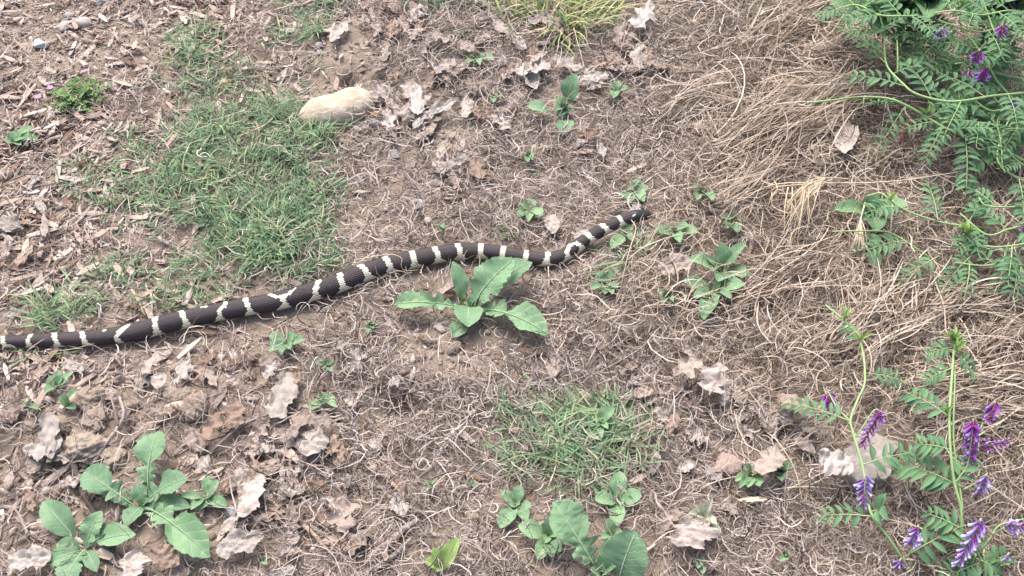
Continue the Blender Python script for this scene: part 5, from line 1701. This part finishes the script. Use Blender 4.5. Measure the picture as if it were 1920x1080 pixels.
    for (lab, base, path, st) in [
        ('vetch sprawling over straw right of the single long compound leaf', (1935, 250), [(1935, 250, .06), (1880, 236, .08), (1820, 228, .09), (1760, 222, .095)], .034),
        ('vetch with drooping leaves at the right border', (1935, 120), [(1935, 120, .10), (1900, 100, .13), (1870, 70, .15), (1850, 20, .16), (1840, -10, .17)], .028),
        ('vetch foliage below the magenta flowers', (1935, 215), [(1935, 215, .07), (1890, 205, .09), (1850, 205, .09), (1800, 160, .10), (1770, 140, .10)], .032),
        ('vetch foliage right of the long yellow green runner', (1935, 345), [(1935, 345, .03), (1900, 330, .05), (1870, 300, .07), (1880, 250, .09), (1900, 210, .10)], .034),
        ('high vetch foliage in front of pale broad leaves', (1935, 60), [(1935, 60, .13), (1890, 45, .15), (1840, 60, .15), (1780, 45, .15), (1740, 30, .15)], .030),
        ('sparse vetch runner along the right straw bank', (1935, 455), [(1935, 455, .05), (1873, 463, .055), (1827, 457, .055), (1812, 444, .055)], .05),
        ('vetch runner with yellowish tip over the dull green weed', (1860, 428), [(1860, 428, .035), (1780, 420, .05), (1712, 400, .06), (1672, 378, .065), (1652, 362, .065), (1625, 368, .06)], .05),
        ('thin vetch runner ending in the matted straw', (1745, 485), [(1745, 485, .02), (1712, 462, .035), (1672, 438, .045), (1640, 433, .045), (1560, 434, .04)], .07),
        ('leafy vetch at the right border above the flowers', (1935, 500), [(1935, 500, .03), (1890, 494, .045), (1840, 498, .05), (1790, 492, .05)], .036),
        ('vetch sprig at the border over dark straw', (1935, 385), [(1935, 385, .03), (1900, 388, .05), (1850, 386, .06), (1835, 370, .065)], .045),
        ('vetch tangle crossing under the looping runners', (1935, 150), [(1935, 150, .06), (1880, 140, .08), (1820, 120, .09), (1760, 100, .09), (1700, 85, .09)], .024),
        ('vetch tangle filling the gap below broad pale leaves', (1935, 90), [(1935, 90, .08), (1880, 95, .10), (1820, 80, .11), (1760, 70, .11), (1720, 90, .10)], .024),
        ('low vetch tangle beside the reddish seed brush', (1935, 280), [(1935, 280, .05), (1880, 262, .06), (1830, 240, .07), (1770, 210, .075), (1740, 190, .075)], .026),
        ('vetch shoots rising at the right border below runners', (1935, 320), [(1935, 320, .04), (1895, 290, .06), (1870, 240, .07), (1850, 200, .08)], .026),
        ('vetch shoots over the dock leaf edge', (1720, 120), [(1720, 120, .05), (1690, 95, .08), (1660, 60, .10), (1620, 25, .11), (1585, -5, .12)], .026),
        ('vetch strand trailing along the border straw', (1935, 420), [(1935, 420, .04), (1890, 430, .05), (1850, 440, .05), (1800, 400, .05)], .03),
        ('ground level vetch under the magenta flower cluster', (1935, 175), [(1935, 175, .03), (1880, 170, .04), (1820, 165, .05), (1760, 150, .05)], .022),
        ('ground level vetch behind the straw hollow', (1800, 110), [(1800, 110, .03), (1760, 90, .04), (1710, 70, .05), (1670, 85, .05)], .022),
        ('ground level vetch under the border shoots', (1935, 105), [(1935, 105, .04), (1900, 120, .05), (1860, 110, .06), (1830, 130, .06)], .022),
        ('leafy vetch bank beside the long compound leaf', (1935, 235), [(1935, 235, .04), (1900, 225, .05), (1860, 225, .05), (1830, 215, .06), (1800, 215, .06)], .024),
        ('vetch sprays between broad pale leaves', (1935, 25), [(1935, 25, .15), (1890, 20, .17), (1840, 28, .18), (1790, 20, .18), (1750, 25, .17)], .026),
        ('vetch sprays hanging before the dock leaves', (1720, 30), [(1720, 30, .15), (1690, 30, .17), (1650, 28, .17), (1610, 10, .16), (1580, 12, .14)], .03),
    ]:
        v = Vetch(lab, base)
        C = v.stem(path, .0015)
        v.auto(C, st, (.045, .07), .2, (5, 8), .03, (.016, .023))
        if 'yellowish' in lab: v.tip(1670, 376, .066, 8, .014)
        if 'right straw bank' in lab:
            v.tip(1812, 442, .056, 14, .024)
            v.leaf_px((1826, 474, .05), (1765, 540, .03), pairs=6, ll=0.0195)
            v.leaf_px((1760, 480, .045), (1680, 532, .025), pairs=6, ll=0.0169)
            v.leaf_px((1885, 470, .05), (1870, 550, .03), pairs=5, ll=0.0195)
        if 'above the flowers' in lab:
            v.flower((1916, 418, .06), (1922, 434, .05), 6, .012)
            v.leaf_px((1915, 500, .04), (1900, 560, .02), pairs=5, ll=0.0169)


def build_feathery():
    # low feathery weed with tiny pink flowers in the upper left mulch
    MF = leaf_mat('feathery_leaf', [(.11, .20, .075), (.15, .25, .09), (.20, .29, .11)], vein=(.18, .28, .12))
    MP = plain_mat('pink_petal', (.62, .22, .62), .6)

    def tuft_(label, c, R_, n, flowers, seed):
        root = thing('feathery_weed', label, 'weed', Vector(G(*c)))
        rs = np.random.RandomState(seed)
        for k in range(n):
            a = rs.uniform(0, 6.28); el = rs.uniform(.1, 1.0); L = R_ * rs.uniform(.6, 1.1)
            d = Vector((math.cos(a) * math.cos(el), math.sin(a) * math.cos(el), math.sin(el) * .8)) * L
            C = spline([(0, 0, .001), tuple(d * .5 + Vector((0, 0, L * .12))), tuple(d)], 8)
            fr = link('frond', tube_mesh('frond', C, np.linspace(.0007, .0003, 8), 4, False), M_STEM, root)
            for q in range(7):
                p = Vector(C[min(1 + q, 7)])
                for sg in (1, -1):
                    sd = Vector((0, 0, 1)).cross(d).normalized() * sg
                    e = (sd * .8 + d.normalized() * .5 + Vector((0, 0, rs.normal(.1, .2)))).normalized() * R_ * .20 * rs.uniform(.7, 1.2)
                    me, _ = leaf_mesh('oval', q % 5, MF, 8, 5, .2, .03, .1)
                    o = link('leaflet', me, None, fr)
                    frame_obj(o, root.location + p, root.location + p + e, e.length * .5, root)
        for (x, y) in flowers:
            p = Vector(G(x, y, .022))
            fl = link('flower', tube_mesh('flower', [(0, 0, -.014), (0, 0, 0)], .0005, 4), M_STEM, root, p - root.location)
            for q in range(5):
                me, _ = leaf_mesh('round', q, MP, 8, 5, .15, .02, .1)
                o = link('petal', me, None, fl)
                a = q * 1.2566
                e = Vector((math.cos(a), math.sin(a), .35)) * .0048
                frame_obj(o, p, p + e, .0042, None)
                o.location = Vector((0, 0, 0))
    tuft_('low feathery weed with tiny pink flowers on the mulch', (150, 190), .046, 34, [(95, 165), (72, 182)], 3)
    tuft_('small feathery weed with whitish flowers behind the snake', (952, 440), .018, 12, [], 4)
    tuft_('tiny feathery sprig above whitish flowered weed', (944, 408), .010, 7, [], 5)
    tuft_('small bushy sprig in the straw above the hollow', (1490, 35), .02, 8, [], 6)


build_vetch(); build_feathery()
# ------------------------------------------------------------------ litter, grass and debris last
CLEAR += [(cx_, cy_, max(16, rr_ * .62), max(12, rr_ * .5), .72) for cx_, cy_, rr_ in PLANT_SPOTS]
build_litter()
build_bundles()
build_grass()
tuft('grass_tuft', 'yellow green grass tuft with long curling pale blades', [(980, 25, 26, 2.4, .9), (1040, 30, 30, 1.2, 1.3), (1100, 35, 26, .4, .9), (1060, 55, 20, -1.2, .9)],
     M_PALEGRASS, 95, (.035, .10), (.0020, .0038), (.3, 1.15))
tuft('grass_tuft', 'green blades among dead leaves left of the yellow green tuft', [(870, 80, 10, 1.4, 1.0), (880, 108, 9, 1.5, 1.4)], M_GRASS, 9, (.02, .04), (.0014, .0024), (.2, .9))
tuft('grass_tuft', 'thin green grass blades below the dry seed heads at the field edge', [(1310, 45, 16, 1.0, 1.2), (1400, 40, 16, 1.4, .8), (1250, 40, 14, 2.2, .8)], M_GRASS, 14, (.02, .05), (.0013, .0022), (.2, .9))
tuft('grass_tuft', 'green grass blades fanning out under the snake head', [(1185, 490, 7, 2.5, .35), (1190, 487, 6, 1.15, .35), (1180, 490, 5, -2.2, .4), (1200, 485, 6, .6, .3)], M_GRASS, 7, (.045, .085), (.0022, .0036), (.3, .75))

M_BARKD = island_mat('dark_bark', [(.045, .028, .02), (.09, .055, .035), (.14, .085, .05), (.20, .12, .065), (.07, .05, .045)], .9, 0, .4)
for lab, spots in [('dark brown bark debris heap on the upper gravel', [(350, 25, 34, 0, 3), (385, 12, 26, 0, 3)]),
                   ('dark brown bark crumbs under the feathery weed', [(120, 222, 34, 0, 3), (90, 240, 26, 0, 3)]),
                   ('dark debris at the mulch edge beside dark root twig', [(14, 285, 14, 0, 3), (30, 175, 14, 0, 3)])]:
    o = tuft('bark_debris', lab, spots, M_BARKD, 190, (.006, .022), (.0008, .0030), (-.1, .5), 'bark debris')

tuft('grass_tuft', 'thick dark green grass clump pressed against the snake back', [(430, 400, 34, 1.5, 2.2), (480, 430, 40, 1.2, 2.2), (530, 440, 36, .8, 2.2), (560, 400, 32, .8, 2.2), (520, 390, 40, 1.2, 2.2), (470, 470, 34, 1.6, 2.0), (540, 480, 30, 1.0, 2.0)],
     island_mat('deep_grass_blade', [(.06, .135, .065), (.09, .19, .09), (.125, .24, .115), (.16, .285, .14), (.20, .325, .165)], .5, .2, .25), 75, (.022, .052), (.0016, .0030), (.15, .95))
